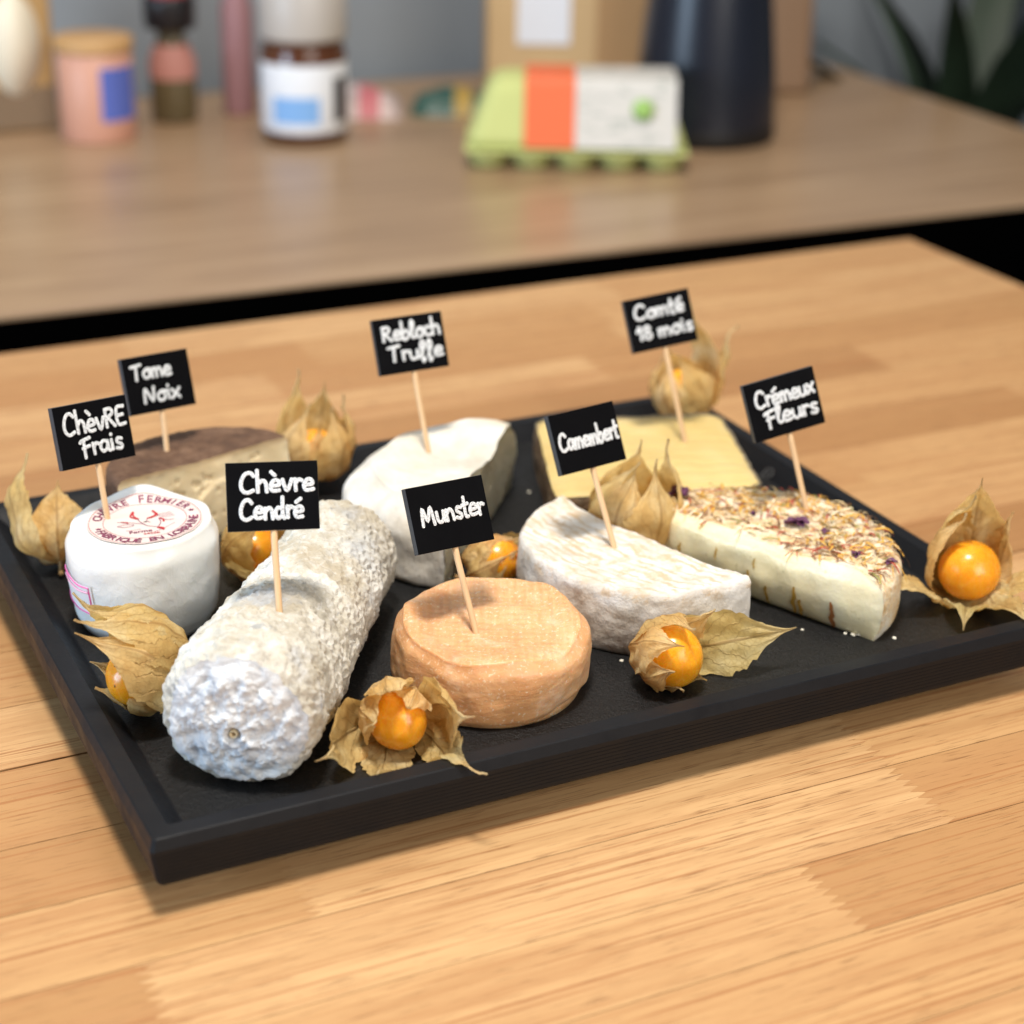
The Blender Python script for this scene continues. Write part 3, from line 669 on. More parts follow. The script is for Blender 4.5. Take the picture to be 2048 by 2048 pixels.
TLp, TRp, BRp, BLp = Vector((.2690, .2560)), Vector((.3590, .2266)), Vector((.3280, .1410)), Vector((.2350, .1665)); o2 = Vector((.2970, .1975))
def slab_outline(n=14):
    P = [BLp, BRp, TRp, TLp]; rad = [.004, .004, .012, .006]; out = []
    for i in range(4):
        p0, p1, p2 = P[i - 1], P[i], P[(i + 1) % 4]; a = p1 + (p0 - p1).normalized() * rad[i]; b = p1 + (p2 - p1).normalized() * rad[i]
        for k in range(7):
            t = k / 6; out.append((a * (1 - t) ** 2 + p1 * 2 * t * (1 - t) + b * t * t))
        nxt = p2 + (p1 - p2).normalized() * rad[(i + 1) % 4]
        for k in range(1, n): out.append(b.lerp(nxt, k / n))
    return [q - o2 for q in out]
ol = slab_outline(); HZ = .0230; m = len(ol); V = []; NR = 24
for q in ol:
    for j in range(NR + 1):
        s = 1 - j / NR; z = HZ - .0012 * (s ** 10) + .0010 * (1 - s * s); V.append(Vector((q.x * s, q.y * s, z)))
V = [p + D(p, (50, .0010, 3), (220, .00025, 1)) for p in V]
obj('paste', V, grid_faces(m, NR + 1, True), mk_com(), co_, True)
V = []
for q in ol:
    for j in range(11):
        w = j / 10; p = Vector((q.x * (1 + .012 * math.sin(PI * w)), q.y * (1 + .012 * math.sin(PI * w)), w * (HZ - .0012)))
        if j == 10: p = p + D(p, (50, .0010, 3), (220, .00025, 1)) * 1 ; p.z = HZ - .0012 + D(Vector((q.x, q.y, HZ - .0012)), (50, .0010, 3), (220, .00025, 1)).z
        elif j > 0: p = p + D(p, (50, .0010, 3), (220, .0004, 1))
        V.append(p)
obj('rind', V, grid_faces(m, 11, True), CRUST, co_, True)
# crust lip round the back and right edges
lip = [Vector((q.x * .998, q.y * .998, HZ - .0008)) for q in ol if True]
lip = [p + D(p, (50, .0010, 3), (700, .0007, 1)) for p in lip]
idx = [i for i in range(m)]
v, f = tubes([[tuple(lip[i % m]) for i in range(20, m - 12)]], .0007, 1, 6); obj('crust_edge', v, f, mk_rind('pale_crust_edge', [(.3, (.50, .36, .20)), (.6, (.70, .58, .40))], 300, [(500, .6, .001)], .8, .1), co_, True)

# ------------------------------------------------------------------ crumbs on the tray
CR = Mt('white_crumb', (.80, .76, .64), .8).m
for k, (x, y, s) in enumerate(((.3062, .0362, .0011), (.3040, .0385, .0008), (.3085, .0352, .0013), (.3135, .0318, .0007), (.3200, .0268, .0009), (.2895, .0486, .0007), (.2080, .0560, .0009), (.1475, .0120, .0005), (.2500, .2225, .0008))):
    bm = bmesh.new(); bmesh.ops.create_icosphere(bm, subdivisions=2, radius=s)
    for q in bm.verts: q.co *= 1 + .45 * noise.noise(q.co * 900 + Vector((k, 2 * k, 0))); q.co.z *= .6
    v = [tuple(q.co) for q in bm.verts]; f = [tuple(w.index for w in g.verts) for g in bm.faces]; bm.free()
    lab = {5: 'tiny crumb under the middle of the ivory cut face', 6: 'tiny crumb between orange wheel and half white wheel', 7: 'tiny crumb on the front rim below the orange wheel', 8: 'tiny crumb beside the beige cut face at back', 4: 'single small crumb right of the ivory cut face corner'}.get(k, 'small white crumb in the cluster before the ivory cut face corner')
    tag(obj('cheese_crumb', v, f, CR, None, True, loc=(x, y, (FL if k != 7 else TZ - .008) + s * .4)), lab, 'crumb', 'cheese crumbs on the tray')

# ------------------------------------------------------------------ physalis fruits
RT, FW, UP = Vector((.8975, -.4409, 0)), Vector((.4409, .8975, 0)), Vector((0, 0, 1))
def physalis(loc, br, axis, lobes, label, seed, L=.050, Rm=1.1, stem=True, boff=0.0):
    """axis = (right, up, towards viewer) from stem to mouth; lobes = (azimuth deg, opening deg, length factor, width factor, curl deg)"""
    t = thing('physalis_fruit', loc, label, 'physalis', 'physalis fruits on the tray'); rs = random.Random(seed)
    a3 = (RT * axis[0] + UP * axis[1] - FW * axis[2]).normalized()
    ref = UP if abs(a3.z) < .85 else FW
    e1 = (ref - a3 * ref.dot(a3)).normalized(); e2 = a3.cross(e1)
    stemp = -a3 * (br * 1.22)
    bv = []; nb = 40
    for i in range(nb):
        th = PI * i / (nb - 1)
        for j in range(56):
            ph = 2 * PI * j / 56; r = br * (1 + .02 * math.sin(2 * ph + seed) * math.sin(th) + .018 * math.sin(3 * th + seed) + .012 * noise.noise(Vector((2 * math.cos(ph) * math.sin(th), 2 * math.sin(ph) * math.sin(th), 2 * math.cos(th) + seed)))) - br * .05 * math.exp(-(th / .25) ** 2)
            d = e1 * math.sin(th) * math.cos(ph) + e2 * math.sin(th) * math.sin(ph) + a3 * math.cos(th) * .97; bv.append(d * r)
    bf = [(i * 56 + j, i * 56 + (j + 1) % 56, (i + 1) * 56 + (j + 1) % 56, (i + 1) * 56 + j) for i in range(nb - 1) for j in range(56)]
    bo = obj('berry', bv, bf, BERRY, t, True); bo.location = a3 * boff
    for k, (az, op, lf, wf, curl) in enumerate(lobes):
        NT, NS = 40, 23; Ls = L * lf; az_ = math.radians(az); ra = (e1 * math.cos(az_) + e2 * math.sin(az_)); la = a3.cross(ra)
        rho = .0012; al = 0.0; pts = []; sd_ = seed * 7.3 + k * 3.1; rc_ = .0012
        for i in range(NT + 1):
            u = i / NT
            base = math.radians(84) * (1 - ss(0, .42, u)) - math.radians(44) * ss(.42, .78, u) + math.radians(26) * ss(.8, 1, u)
            ang = base + math.radians(op) * ss(.12, .85, u) + math.radians(curl) * ss(.6, 1, u)
            pts.append((rho, al, ang, rc_)); st_ = Ls / NT
            sr_ = L * min(lf, 1.05) / NT if op < 15 else st_
            rho += math.sin(ang) * sr_ * Rm; al += math.cos(ang) * st_; rc_ += math.sin(base) * L * min(lf, 1.05) / NT * Rm
        V = []; UV = []
        for i, (rh, a_, ang, rcl) in enumerate(pts):
            u = i / NT; full = PI / max(3, len(lobes)) * 1.12 * max(rcl, .001)
            hw = full * wf * (1 - ss(.55, 1.0, u) * .985) + .0002 + .0014 * ss(.1, .3, u) * (1 - ss(.7, 1, u))
            hw *= 1 + .16 * noise.noise(Vector((u * 9, sd_, 1))) 
            Rc = max(rcl, .006) * (1 + op / 110)
            nrm_ = ra * math.cos(ang) - a3 * math.sin(ang)
            cp = stemp + ra * rh + a3 * a_
            for j in range(NS):
                s = -1 + 2 * j / (NS - 1)
                jag = 1 + (.20 * noise.noise(Vector((u * 26, sd_ + (5 if s > 0 else 9), 3))) + .12 * noise.noise(Vector((u * 60, sd_ + (2 if s > 0 else 4), 8)))) * ss(.3, .6, u) * abs(s) ** 2
                q = s * hw * jag; an = q / Rc
                p = cp + la * (Rc * math.sin(an)) - nrm_ * (Rc * (1 - math.cos(an)))
                wr = .0013 * noise.noise(p * 130 + Vector((sd_, 0, 0))) + .0007 * noise.noise(p * 300 + Vector((0, sd_, 0))) + .0017 * noise.noise(p * 60 + Vector((0, 0, sd_))) * ss(.25, .8, u)
                rib = .0009 * math.exp(-(s / .12) ** 2) * ss(.03, .2, u) - .0004 * math.cos(s * 9 + u * 14) * ss(.1, .3, u)
                p = p + nrm_ * (wr * ss(.02, .25, u) + rib)
                V.append(p); UV.append((.5 + .5 * s, u))
        for i, p in enumerate(V):
            gx, gy = p.x + t.location.x, p.y + t.location.y; ins = min(gx, TW - gx, gy, TD - gy)
            gz = FL + (TZ - FL) * ss(.0165, .0065, ins) if ins > -.002 else TZ - .25 * (-.002 - ins)
            wz = gz + .0006 - t.location.z
            if p.z < wz: V[i] = Vector((p.x, p.y, wz + .0006 * (1 + noise.noise(p * 400))))
        obj('husk_lobe', V, grid_faces(NT + 1, NS), HUSK, t, True, uv=UV)
    if stem:
        P = spline([tuple(stemp + a3 * .002), tuple(stemp - a3 * .003), tuple(stemp - a3 * .006 + e1 * .0015)], 4)
        v, f = tubes([P], .0011, 1, 8); obj('stem', v, f, Mt('dry_stem', (.30, .17, .06), .7).m if 'dry_stem' not in bpy.data.materials else bpy.data.materials['dry_stem'], t, True)
    return t
PHY = [
 # loc, radius, axis(right,up,cam), lobes
 ((.0275, .2345, .0370), .0108, (-.10, .55, -.55), [(0, 10, .95, 1.3, 0), (60, 2, .80, 1.4, 10), (120, -4, .72, 1.4, 20), (180, -4, .70, 1.4, 20), (240, 0, .72, 1.4, 10), (300, 30, 1.25, 1.0, -20)], 'papery husk physalis wedged behind the white goat drum on its left', 11, .048, 1.15),
 ((.0225, .0965, .0375), .0116, (-.50, .62, .34), [(0, 4, .98, 1.4, 25), (50, 14, .9, 1.1, 30), (110, 60, .42, .9, 20), (165, 34, .42, 1.2, 10), (215, 14, .42, 1.4, 10), (255, 6, .52, 1.5, 0), (300, 0, .95, 1.5, 0), (335, 0, 1.0, 1.4, 10)], 'brown-veined physalis in front of white goat drum beside the log', 12, .067, 1.3),
 ((.1000, .0300, .0350), .0108, (.05, .32, .92), [(15, 22, .90, 1.1, 30), (75, 6, .82, 1.6, 40), (105, 42, 1.12, 1.4, 20), (165, 48, .92, 1.1, 30), (235, 58, 1.05, 1.0, 50), (285, 34, 1.1, 1.4, 40), (330, 16, .72, 1.3, 20)], 'torn open pale husk physalis at front edge between log and orange wheel', 13, .050, 1.15),
 ((.2160, .0308, .0350), .0122, (.52, .40, .66), [(5, 34, .80, 1.4, -30), (55, 30, .80, 1.45, -30), (105, 34, .66, 1.4, -10), (160, 42, .52, 1.4, 0), (215, 48, .50, 1.3, 10), (266, 92, 1.05, 1.3, 12), (305, 60, .62, 1.3, 20)], 'shiny orange physalis in open husk beside the half white wheel', 14, .052, 1.2),
 ((.3689, .0420, .0370), .0131, (-.05, .92, .22), [(345, 2, 1.62, 1.5, 0), (25, 2, 1.40, 1.5, 0), (65, 2, 1.15, 1.5, 10), (115, 105, .95, .9, 60), (165, 100, .9, 1.2, 50), (205, 112, .85, 1.1, 40), (250, 100, .9, 1.1, 60), (300, 30, .95, 1.2, 20)], 'physalis with tall pointed husk standing in the right corner of tray', 15, .050, 1.2),
 ((.1010, .1902, .0350), .0108, (.42, .68, .30), [(0, 14, .9, 1.2, 0), (72, 12, .9, 1.3, 0), (130, 74, .8, 1.1, 20), (195, 84, .75, 1.3, 20), (290, 30, .8, 1.1, 10)], 'orange physalis half hidden between white drum and log', 16),
 ((.1600, .2720, .0400), .0108, (.10, .85, .05), [(0, 35, .95, 1.1, 10), (60, 14, 1.2, 1.1, 20), (130, 4, .95, 1.2, 10), (190, 8, .72, 1.4, 10), (230, 12, .95, 1.4, 0), (290, 14, 1.0, 1.3, 10)], 'physalis with upright curled husk tip behind the brown-rind half wheel', 17, .052, 1.2),
 ((.1915, .1370, .0345), .0110, (.70, .42, .05), [(0, 12, .62, 1.4, 0), (72, 12, .62, 1.4, 0), (144, 10, .46, 1.5, 0), (216, 10, .48, 1.5, 0), (288, 22, .5, 1.4, 20), (250, 80, .8, 1, 20)], 'physalis in pale closed husk directly behind the orange wheel', 18, .054, 1.15),
 ((.2590, .1400, .0370), .0100, (.12, .96, .10), [(20, 2, 1.15, 1.2, 10), (85, 0, 1.0, 1.4, 0), (150, 2, 1.0, 1.3, 15), (208, 8, 1.1, 1.05, 10), (290, 8, 1.2, 1.2, 10)], 'tall brown husk physalis between half white wheel and yellow slab', 19, .058, 1.2),
 ((.3610, .2650, .0430), .0118, (-.30, .70, .05), [(0, 4, .95, 1.3, 20), (72, 4, .9, 1.3, 0), (144, 0, .9, 1.3, 0), (216, 6, .9, 1.3, 10), (270, 60, 1.0, 1.0, 20), (310, 30, 1.2, .9, 20)], 'blurred golden physalis behind the yellow slab at back right corner', 20, .052, 1.25),
]
for p in PHY: physalis(*p)

# ------------------------------------------------------------------ chalkboard signs
G = {  # strokes on a unit x-height; value = (advance, strokes)
 'C': (1.15, [[(1.0, 1.45), (.75, 1.75), (.35, 1.6), (.08, .9), (.15, .25), (.5, 0), (.95, .2)]]),
 'h': (.95, [[(.1, 1.9), (.12, 0)], [(.12, .6), (.4, .98), (.68, .8), (.75, 0)]]),
 'è': (.9, [[(.08, .5), (.7, .58), (.62, .95), (.3, .95), (.08, .5), (.22, .08), (.7, .1)], [(.15, 1.75), (.42, 1.42)]]),
 'é': (.9, [[(.08, .5), (.7, .58), (.62, .95), (.3, .95), (.08, .5), (.22, .08), (.7, .1)], [(.2, 1.38), (.6, 1.68)]]),
 'e': (.85, [[(.08, .5), (.68, .58), (.6, .95), (.3, .95), (.08, .5), (.22, .05), (.75, .12)]]),
 'v': (.85, [[(.05, 1), (.35, .02), (.72, 1)]]), 'V': (.9, [[(.05, 1.1), (.38, .02), (.75, 1.2)]]),
 'R': (1.05, [[(.1, 0), (.12, 1.5)], [(.1, 1.45), (.6, 1.5), (.75, 1.1), (.2, .75)], [(.3, .75), (.85, 0)]]),
 'E': (.95, [[(.8, 1.5), (.15, 1.4), (.12, .1), (.8, .05)], [(.15, .78), (.65, .82)]]),
 'F': (1.0, [[(.9, 1.55), (.2, 1.35), (.05, 1.2)], [(.35, 1.4), (.32, -.25)], [(.2, .65), (.8, .8)]]),
 'r': (.65, [[(.1, 1), (.14, 0)], [(.14, .6), (.35, .95), (.6, .85)]]),
 'a': (.9, [[(.7, .9), (.3, .98), (.06, .5), (.25, .04), (.62, .3), (.7, .95)], [(.7, .9), (.75, .1), (.88, .05)]]),
 'i': (.42, [[(.15, .95), (.2, .05)], [(.2, 1.45)]]),
 's': (.75, [[(.1, .1), (.45, .0), (.6, .3), (.2, .65), (.3, .98), (.62, .9)]]),
 'T': (1.1, [[(.0, 1.5), (1.0, 1.65)], [(.5, 1.55), (.42, 0)]]),
 'o': (.85, [[(.4, .98), (.08, .6), (.2, .05), (.6, .1), (.7, .65), (.4, .98), (.8, .95)]]),
 'm': (1.25, [[(.08, .95), (.1, 0)], [(.1, .6), (.35, .98), (.5, .7), (.52, 0)], [(.52, .6), (.8, .98), (1.0, .7), (1.05, 0)]]),
 'n': (.9, [[(.08, .95), (.1, 0)], [(.1, .6), (.42, .98), (.65, .7), (.72, 0)]]),
 'N': (1.15, [[(.05, 0), (.2, 1.5), (.75, .1), (.95, 1.6)]]), 'x': (.85, [[(.05, .95), (.7, 0)], [(.75, 1.0), (.05, 0)]]),
 'd': (.95, [[(.6, .85), (.25, .95), (.06, .45), (.28, .02), (.6, .3)], [(.68, 1.9), (.65, .4), (.8, .02)]]),
 'b': (.85, [[(.1, 1.9), (.12, .05), (.5, .02), (.68, .5), (.45, .9), (.14, .6)]]),
 'l': (.5, [[(.1, .5), (.4, 1.5), (.25, 1.9), (.12, 1.4), (.15, .15), (.42, .05)]]),
 'c': (.75, [[(.65, .85), (.35, .98), (.08, .5), (.3, .02), (.7, .12)]]),
 'u': (.9, [[(.08, .95), (.12, .2), (.4, .02), (.66, .35), (.7, .95)], [(.7, .95), (.78, .05)]]),
 'f': (.6, [[(.1, .2), (.45, 1.3), (.35, 1.85), (.15, 1.5), (.2, .3), (.22, -.45), (.4, -.1)]]),
 'M': (1.4, [[(.05, 0), (.2, 1.5), (.55, .35), (.95, 1.55), (1.15, 0)]]), 't': (.6, [[(.25, 1.75), (.22, .15), (.45, .02)], [(.0, 1.05), (.55, 1.15)]]),
 '1': (.6, [[(.05, 1.0), (.38, 1.6), (.36, 0)]]), '8': (.85, [[(.4, .85), (.12, 1.25), (.4, 1.6), (.65, 1.25), (.4, .85), (.08, .4), (.4, .0), (.72, .4), (.4, .85)]]), ' ': (.5, []),
}
def word(txt, u0, u1, vb, vx, bw, bh, rs, slope=0.0):
    tot = sum(G[c][0] for c in txt); sx = (u1 - u0) * bw / tot; sy = vx * bh; x = u0 * bw; out = []
    for c in txt:
        ad, st = G[c]; jy = rs.uniform(-.05, .05) * sy
        for s in st:
            P = [(x + p[0] * sx, vb * bh + p[1] * sy + jy + slope * (x - u0 * bw)) for p in s]
            out.append([(a - bw / 2, b - bh / 2) for a, b in spline(P, 5)] if len(P) > 2 else [(a - bw / 2, b - bh / 2) for a, b in P])
        x += ad * sx
    return out
def sign(ins, yaw, pitch, roll, ln, off, lines, label, seed, bw=.034, bh=.0255):
    Rm_ = Matrix.Rotation(math.radians(yaw), 3, 'Z') @ Matrix.Rotation(math.radians(pitch), 3, 'X') @ Matrix(((1, 0, 0), (0, 0, -1), (0, 1, 0))) @ Matrix.Rotation(math.radians(roll), 3, 'Z')
    M4 = Rm_.to_4x4(); M4.translation = Vector(ins)
    t = thing('cheese_sign', None, label, 'sign', 'chalkboard signs stuck in the cheeses', M4)
    v = []; n = 10; ys = [-.014, -.004, ln - .004, ln + .012]; rad = [.0002, .0012, .00125, .00125]
    for y, r in zip(ys, rad):
        for j in range(n): v.append((off * ss(-.01, ln, y) + r * math.cos(2 * PI * j / n), y, -.0016 + r * math.sin(2 * PI * j / n)))
    f = [(i * n + j, (i + 1) * n + j, (i + 1) * n + (j + 1) % n, i * n + (j + 1) % n) for i in range(3) for j in range(n)] + [tuple(range(n)), tuple(3 * n + j for j in range(n))[::-1]]
    obj('stick', v, f, STICK, t, True)
    v, f = box(-bw / 2, bw / 2, -bh / 2, bh / 2, -.0032, 0, .00025); bo = obj('board', v, f, BOARDM, t); bo.data.materials.append(EDGEM)
    for q in bo.data.polygons: q.material_index = 1 if abs(q.normal.z) < .5 else 0
    bo.location = (off, ln + bh / 2, 0)
    rs = random.Random(seed); P = []
    for (txt, u0, u1, vb, vx, sl) in lines: P += word(txt, u0, u1, vb, vx, bw, bh, rs, sl)
    v, f = tubes(P, .00074, .05, 8); obj('lettering', v, f, CHALK, bo, True)
sign((.0819, .2507, .0592), 16.5, -18.8, -3.7, .0197, .002, [('Tome', .12, .72, .60, .155, .0), ('Noix', .24, .80, .18, .16, .0)], 'chalkboard sign reading Tome Noix, in the brown-rind half wheel', 1)
sign((.0365, .1802, .0650), 18.2, -18.2, -4.1, .0227, .0005, [('ChèvRE', .11, .96, .52, .19, .02), ('Frais', .28, .86, .17, .17, .0)], 'chalkboard sign reading Chèvre Frais, in the white goat drum', 2)
sign((.0663, .0574, .0720), -16, -27.6, -1.1, .0307, -.001, [('Chèvre', .15, .96, .56, .165, .01), ('Cendré', .14, .84, .17, .165, .0)], 'chalkboard sign reading Chèvre Cendré, stuck in the grey log', 3, .033, .02475)
sign((.1937, .2128, .0560), -1.1, -22, .8, .0375, -.0008, [('Rebloch', .11, .96, .60, .16, .0), ('Truffe', .16, .95, .22, .16, .0)], 'chalkboard sign reading Rebloch Truffe, in the tall white half wheel', 4)
sign((.1454, .0572, .0468), 7.7, -27.2, -2.6, .0347, -.0018, [('Munster', .13, .95, .40, .17, .02)], 'chalkboard sign reading Munster, stuck in the small orange wheel', 5)
sign((.2306, .1018, .0468), 9, -26.5, -.1, .0363, -.0012, [('Camembert', .07, .97, .37, .16, .02)], 'chalkboard sign reading Camembert, in the sunken white half wheel', 6)
sign((.3216, .1970, .0455), -7.7, -22.7, 6.3, .0472, -.0002, [('Comté', .12, .90, .60, .15, .0), ('18 mois', .10, .97, .22, .15, .0)], 'chalkboard sign reading Comté 18 mois, in the yellow slab', 7)
sign((.3226, .0957, .0490), -9.3, -19.6, 10.3, .0370, .0007, [('Crémeux', .12, .96, .55, .16, .01), ('Fleurs', .19, .95, .22, .165, .0)], 'chalkboard sign reading Crémeux Fleurs, in the petal-topped half wheel', 8)

# ------------------------------------------------------------------ things on the kitchen counter
def M0(name, col, rough=.5, **k): return Mt(name, col, rough, **k).m
def on(x, y): return (x, y, CZ)
# jar with white and blue label
j = thing('food_jar', on(.5230, 1.2680), 'brown jar with white and blue label and pale lid on counter', 'jar')
v, f = lathe([(0, 0), (.038, 0), (.0425, .004), (.0425, .086), (.039, .096), (.037, .100)], 40); obj('glass_body', v, f, M0('cocoa_filled_glass', (.10, .035, .015), .12), j, True)
v, f = lathe([(.0428, .012), (.0430, .0125), (.0430, .0785), (.0428, .079)], 40); lb = obj('paper_label', v, f, M0('white_label', (.80, .82, .86), .6), j, True)
v = []; 
for i in range(13):
    a = math.radians(lerp(205, 270, i / 12))
    for z in (.022, .048): v.append((.0433 * math.cos(a), .0433 * math.sin(a), z))
obj('blue_print', v, grid_faces(13, 2), M0('light_blue_print', (.22, .44, .80), .6), lb, True)
v = []
for i in range(6):
    a = math.radians(lerp(292, 318, i / 5))
    for z in (.022, .066): v.append((.0434 * math.cos(a), .0434 * math.sin(a), z))
obj('dark_print', v, grid_faces(6, 2), M0('dark_print', (.02, .015, .02), .6), lb, True)
v, f = lathe([(.0385, .100), (.043, .101), (.0435, .104), (.0435, .150), (.042, .153), (0, .153)], 40); obj('lid', v, f, M0('pale_grey_lid', (.50, .46, .42), .4), j, True)
# peach canister
p = thing('peach_canister', on(.3330, 1.3480), 'peach canister with blue label and wooden lid on counter', 'canister')
v, f = lathe([(0, 0), (.036, 0), (.037, .002), (.037, .085), (.035, .087), (0, .087)], 36); obj('body', v, f, M0('peach_enamel', (.66, .34, .24), .45), p, True)
v = []
for i in range(11):
    a = math.radians(lerp(262, 330, i / 10))
    for z in (.022, .074): v.append((.0374 * math.cos(a), .0374 * math.sin(a), z))
obj('label_patch', v, grid_faces(11, 2), M0('blue_label', (.10, .15, .52), .6), p, True)
v, f = lathe([(.038, .087), (.0385, .088), (.0385, .099), (.037, .1), (0, .1)], 36); obj('lid', v, f, M0('light_wood_lid', (.55, .32, .13), .5), p, True)
# tan packet with a cream round patch
k = thing('tan_packet', on(.2700, 1.4250), 'tall tan packet with cream round patch at far left of counter', 'packet')
v, f = box(-.075, .035, -.03, .03, 0, .19, .006); obj('bag', v, f, M0('tan_kraft', (.46, .28, .11), .7), k)
v, f = lathe([(0, 0), (.026, 0), (.0265, .001), (0, .0015)], 32); o = obj('round_patch', v, f, M0('cream_patch', (.85, .78, .62), .5), k, True); o.location = (-.005, -.0305, .088); o.rotation_euler = (PI / 2, 0, 0); o.scale = (1, 1.9, 1)
v, f = box(-.074, .034, -.0315, -.0302, .004, .045); obj('dark_band', v, f, M0('grey_brown_band', (.22, .15, .09), .7), k)
# dark capped bottle
b_ = thing('capped_bottle', on(.4255, 1.3950), 'small glass bottle with black and red cap on counter', 'bottle')
v, f = lathe([(0, 0), (.022, 0), (.024, .003), (.024, .062), (.017, .078), (.014, .085), (.014, .092)], 32); obj('glass_body', v, f, M0('olive_filled_glass', (.13, .10, .05), .15), b_, True)
v, f = lathe([(.0243, .045), (.0244, .062), (.0175, .079)], 32); obj('label_patch', v, f, M0('rose_label', (.50, .22, .18), .6), b_, True)
v, f = lathe([(.016, .092), (.026, .096), (.027, .125), (.026, .128), (0, .128)], 32); cp_ = obj('cap', v, f, M0('black_cap', (.012, .011, .013), .4), b_, True)
v, f = lathe([(.020, .128), (.020, .150), (.018, .152), (0, .152)], 32); obj('cap_top', v, f, M0('red_cap', (.38, .02, .03), .4), cp_, True)
# slim rose bottle
s_ = thing('slim_rose_bottle', on(.5000, 1.4050), 'slim dusty rose bottle standing behind the white-labelled jar', 'bottle')
v, f = lathe([(0, 0), (.016, 0), (.017, .002), (.017, .11), (.012, .125), (.012, .16), (0, .16)], 28); obj('body', v, f, M0('rose_plastic', (.42, .22, .23), .5), s_, True)
v, f = lathe([(.0125, .16), (.0135, .161), (.0135, .18), (0, .181)], 28); obj('cap', v, f, M0('rose_cap', (.36, .17, .18), .5), s_, True)
# flat pink packet
def soft_pack(name, loc, sx, sy, sz, mat, label, cat, rot, stripe=None):
    t = thing(name, loc, label, cat); t.rotation_euler = (0, 0, rot); V = []
    for i in range(15):
        for jx in range(11):
            u, w = i / 14 * 2 - 1, jx / 10 * 2 - 1; z = sz * ((1 - u ** 4) * (1 - w ** 4)) ** .6
            V.append((u * sx / 2, w * sy / 2, .0006 + z * (1 + .15 * math.sin(5 * u + 3 * w))))
    obj('pouch', V, grid_faces(15, 11), mat, t, True)
    if stripe:
        V = []
        for i in range(5):
            for jx in range(11):
                u, w = lerp(.1, .55, i / 4), jx / 10 * 2 - 1; z = sz * ((1 - u ** 4) * (1 - w ** 4)) ** .6
                V.append((u * sx / 2, w * sy / 2, .0012 + z * (1 + .15 * math.sin(5 * u + 3 * w))))
        obj('printed_stripe', V, grid_faces(5, 11), stripe, t, True)
    return t
soft_pack('flat_pink_packet', on(.6150, 1.3650), .10, .09, .022, M0('pale_pink_film', (.60, .48, .46), .4), 'flat pale pink packet lying between jar and egg carton', 'packet', -.4, M0('rose_stripe', (.55, .16, .18), .5))
soft_pack('green_pouch', on(.7150, 1.3350), .085, .08, .020, M0('dark_green_film', (.03, .10, .08), .4), 'small dark green pouch beside the egg carton', 'pouch', -.45, M0('mustard_stripe', (.42, .27, .05), .5))
# kraft bag
kb = thing('kraft_bag', on(.8500, 1.3300), 'tall kraft paper bag with white label behind the egg carton', 'bag'); kb.rotation_euler = (0, 0, math.radians(-24))
v, f = box(-.088, .088, -.045, .045, 0, .24, .008); obj('bag', v, f, M0('kraft_paper', (.60, .41, .21), .75), kb)
v, f = box(-.055, .002, -.0475, -.0455, .070, .135); obj('paper_label', v, f, M0('white_bag_label', (.78, .79, .84), .6), kb)
v, f = box(.030, .0905, -.0472, -.0454, .0, .235); obj('side_fold', v, f, M0('kraft_fold', (.44, .26, .12), .75), kb)
# egg carton
def mk_print(name, a, b):
    M = Mt(name, rough=.5); co = M.co(scale=(1, 1, 3)); M.col(M.mix(M.mr(M.noise(co, 55, 2, .5), .58, .64, 0, .55), a, b)); return M.m
eg = thing('egg_carton', on(.7320, 1.0800), 'lime green egg carton with white and orange label on counter', 'egg carton'); eg.rotation_euler = (0, 0, math.radians(-27))
LIME = M0('lime_pulp', (.54, .58, .22), .85)
def frustum(x0, x1, y0, y1, z0, z1, tx, ty):
    return [(x0, y0, z0), (x1, y0, z0), (x1, y1, z0), (x0, y1, z0), (x0 + tx, y0 + ty, z1), (x1 - tx, y0 + ty, z1), (x1 - tx, y1 - ty, z1), (x0 + tx, y1 - ty, z1)], [(0, 3, 2, 1), (4, 5, 6, 7), (0, 1, 5, 4), (1, 2, 6, 5), (2, 3, 7, 6), (3, 0, 4, 7)]
bm = bmesh.new()
V, F = frustum(-.106, .106, -.055, .055, .020, .084, .024, .022)
lid = obj('lid', V, F, LIME, eg); md = lid.modifiers.new('b', 'BEVEL'); md.width = .014; md.segments = 4
for i in range(5):
    for q in (0, 1):
        cx = -.084 + i * .042; cy = -.027 + q * .054
        v, f = lathe([(0, 0), (.012, 0), (.0165, .003), (.0195, .020)], 18, cx, cy); obj('egg_cup', v, f, LIME, eg, True)
v, f = box(-.106, .106, -.056, .056, .018, .021, .001); obj('hinge_flange', v, f, LIME, eg)
# label wrapped over front slope and top
def slope_patch(x0, x1, name, mat, e):
    V = []
    for x in (x0, x1):
        V += [(x, -.0542 - e, .024), (x, -.0362 - e * .8, .0795 + e), (x, -.0330, .0846 + e), (x, .030, .0846 + e)]
    return obj(name, V, grid_faces(2, 4), mat, lid)
slope_patch(-.040, .094, 'paper_label', mk_print('carton_label', (.62, .60, .56), (.30, .34, .30)), .0008)
slope_patch(-.050, -.002, 'orange_print', M0('orange_print', (.78, .14, .04), .5), .0016)
v, f = lathe([(0, 0), (.010, .0), (.0102, .0004), (0, .0006)], 24); o = obj('green_print', v, f, M0('green_print', (.33, .55, .14), .5), lid, True); o.location = (.062, -.0475, .0600); o.rotation_euler = (math.radians(67), 0, 0)
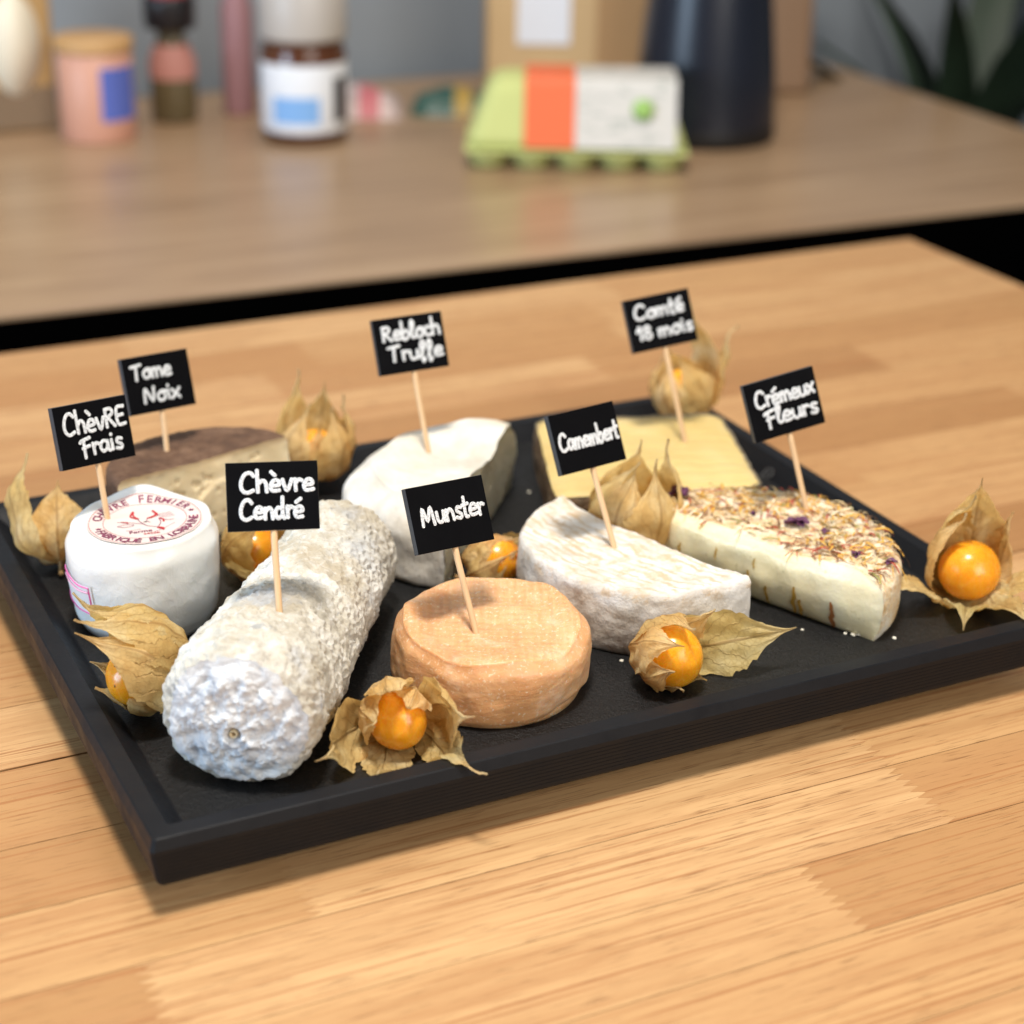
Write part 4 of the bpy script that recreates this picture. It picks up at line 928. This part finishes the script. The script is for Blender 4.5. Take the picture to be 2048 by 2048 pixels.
# dark kettle
kt = thing('dark_kettle', on(.9050, 1.1250), 'tall dark navy kettle standing behind the egg carton', 'kettle')
NAVY = M0('navy_enamel', (.009, .012, .022), .32); 
v, f = lathe([(0, 0), (.071, 0), (.073, .004), (.073, .016), (.0725, .018)], 48); obj('base', v, f, M0('black_base', (.006, .006, .007), .5), kt, True)
v, f = lathe([(.0725, .018), (.0725, .030), (.070, .070), (.062, .150), (.053, .215), (.051, .225), (0, .228)], 48); obj('body', v, f, NAVY, kt, True)
v, f = tubes([spline([(.052, .0, .205), (.095, -.004, .20), (.102, -.006, .14), (.090, -.005, .06), (.064, 0, .045)], 8)], .011, 1, 12); h = obj('handle', v, f, M0('black_handle', (.008, .008, .009), .45), kt, True); h.rotation_euler = (0, 0, math.radians(70))
v, f = box(-.072, -.045, -.012, .012, .195, .222, .004); o = obj('spout', v, f, NAVY, kt); o.rotation_euler = (0, 0, math.radians(-25))
# wooden board leaning at the back
wbd = thing('cutting_board', on(1.1000, 1.2800), 'brown wooden cutting board upright at the back of counter', 'board'); wbd.rotation_euler = (math.radians(-6), 0, math.radians(-24))
v, f = box(-.055, .035, -.011, .011, 0, .30, .006); obj('panel', v, f, M0('walnut_board', (.24, .14, .075), .55), wbd)
v, f = box(-.060, -.0555, -.012, .012, 0, .30, .001); obj('edge_strip', v, f, M0('beech_edge', (.50, .34, .19), .55), wbd)
# plant and steel post right of the counter
pl = thing('potted_plant', (1.42, 1.34, -.42), 'dark green leafy potted plant beyond the counter end', 'plant')
v, f = lathe([(0, 0), (.07, 0), (.09, .15), (.094, .152), (.088, .154), (.084, .13), (0, .13)], 32); obj('pot', v, f, M0('grey_pot', (.20, .21, .22), .6), pl, True)
LEAF = M0('dark_leaf', (.028, .05, .028), .5); rl = random.Random(9)
for i in range(16):
    a = rl.uniform(0, 2 * PI); tl = rl.uniform(.1, .55); ln = rl.uniform(.28, .58); V = []
    for s in range(9):
        t = s / 8; rr_ = ln * t * (tl + .35 * t * t); z = .13 + ln * t * (1 - .28 * t * tl * 2); w = .026 * math.sin(PI * (t * .92 + .05))
        for e in (-1, 0, 1): V.append((rr_ * math.cos(a) - e * w * math.sin(a), rr_ * math.sin(a) + e * w * math.cos(a), z - .006 * abs(e)))
    obj('leaf', V, grid_faces(9, 3), LEAF, pl, True)
sp = thing('steel_post', (1.640, 1.36, -.9), 'grey steel appliance post at the right edge beyond the counter', 'post')
v, f = box(-.05, .05, -.03, .03, 0, 1.35, .006); obj('column', v, f, M0('brushed_steel', (.16, .18, .21), .4, Metallic=.6), sp)
v, f = box(-.052, .052, -.036, -.031, .95, 1.02, .002); obj('dark_panel', v, f, M0('dark_panel', (.02, .022, .03), .4), sp)

S.cycles.max_bounces = 8; S.cycles.transmission_bounces = 6
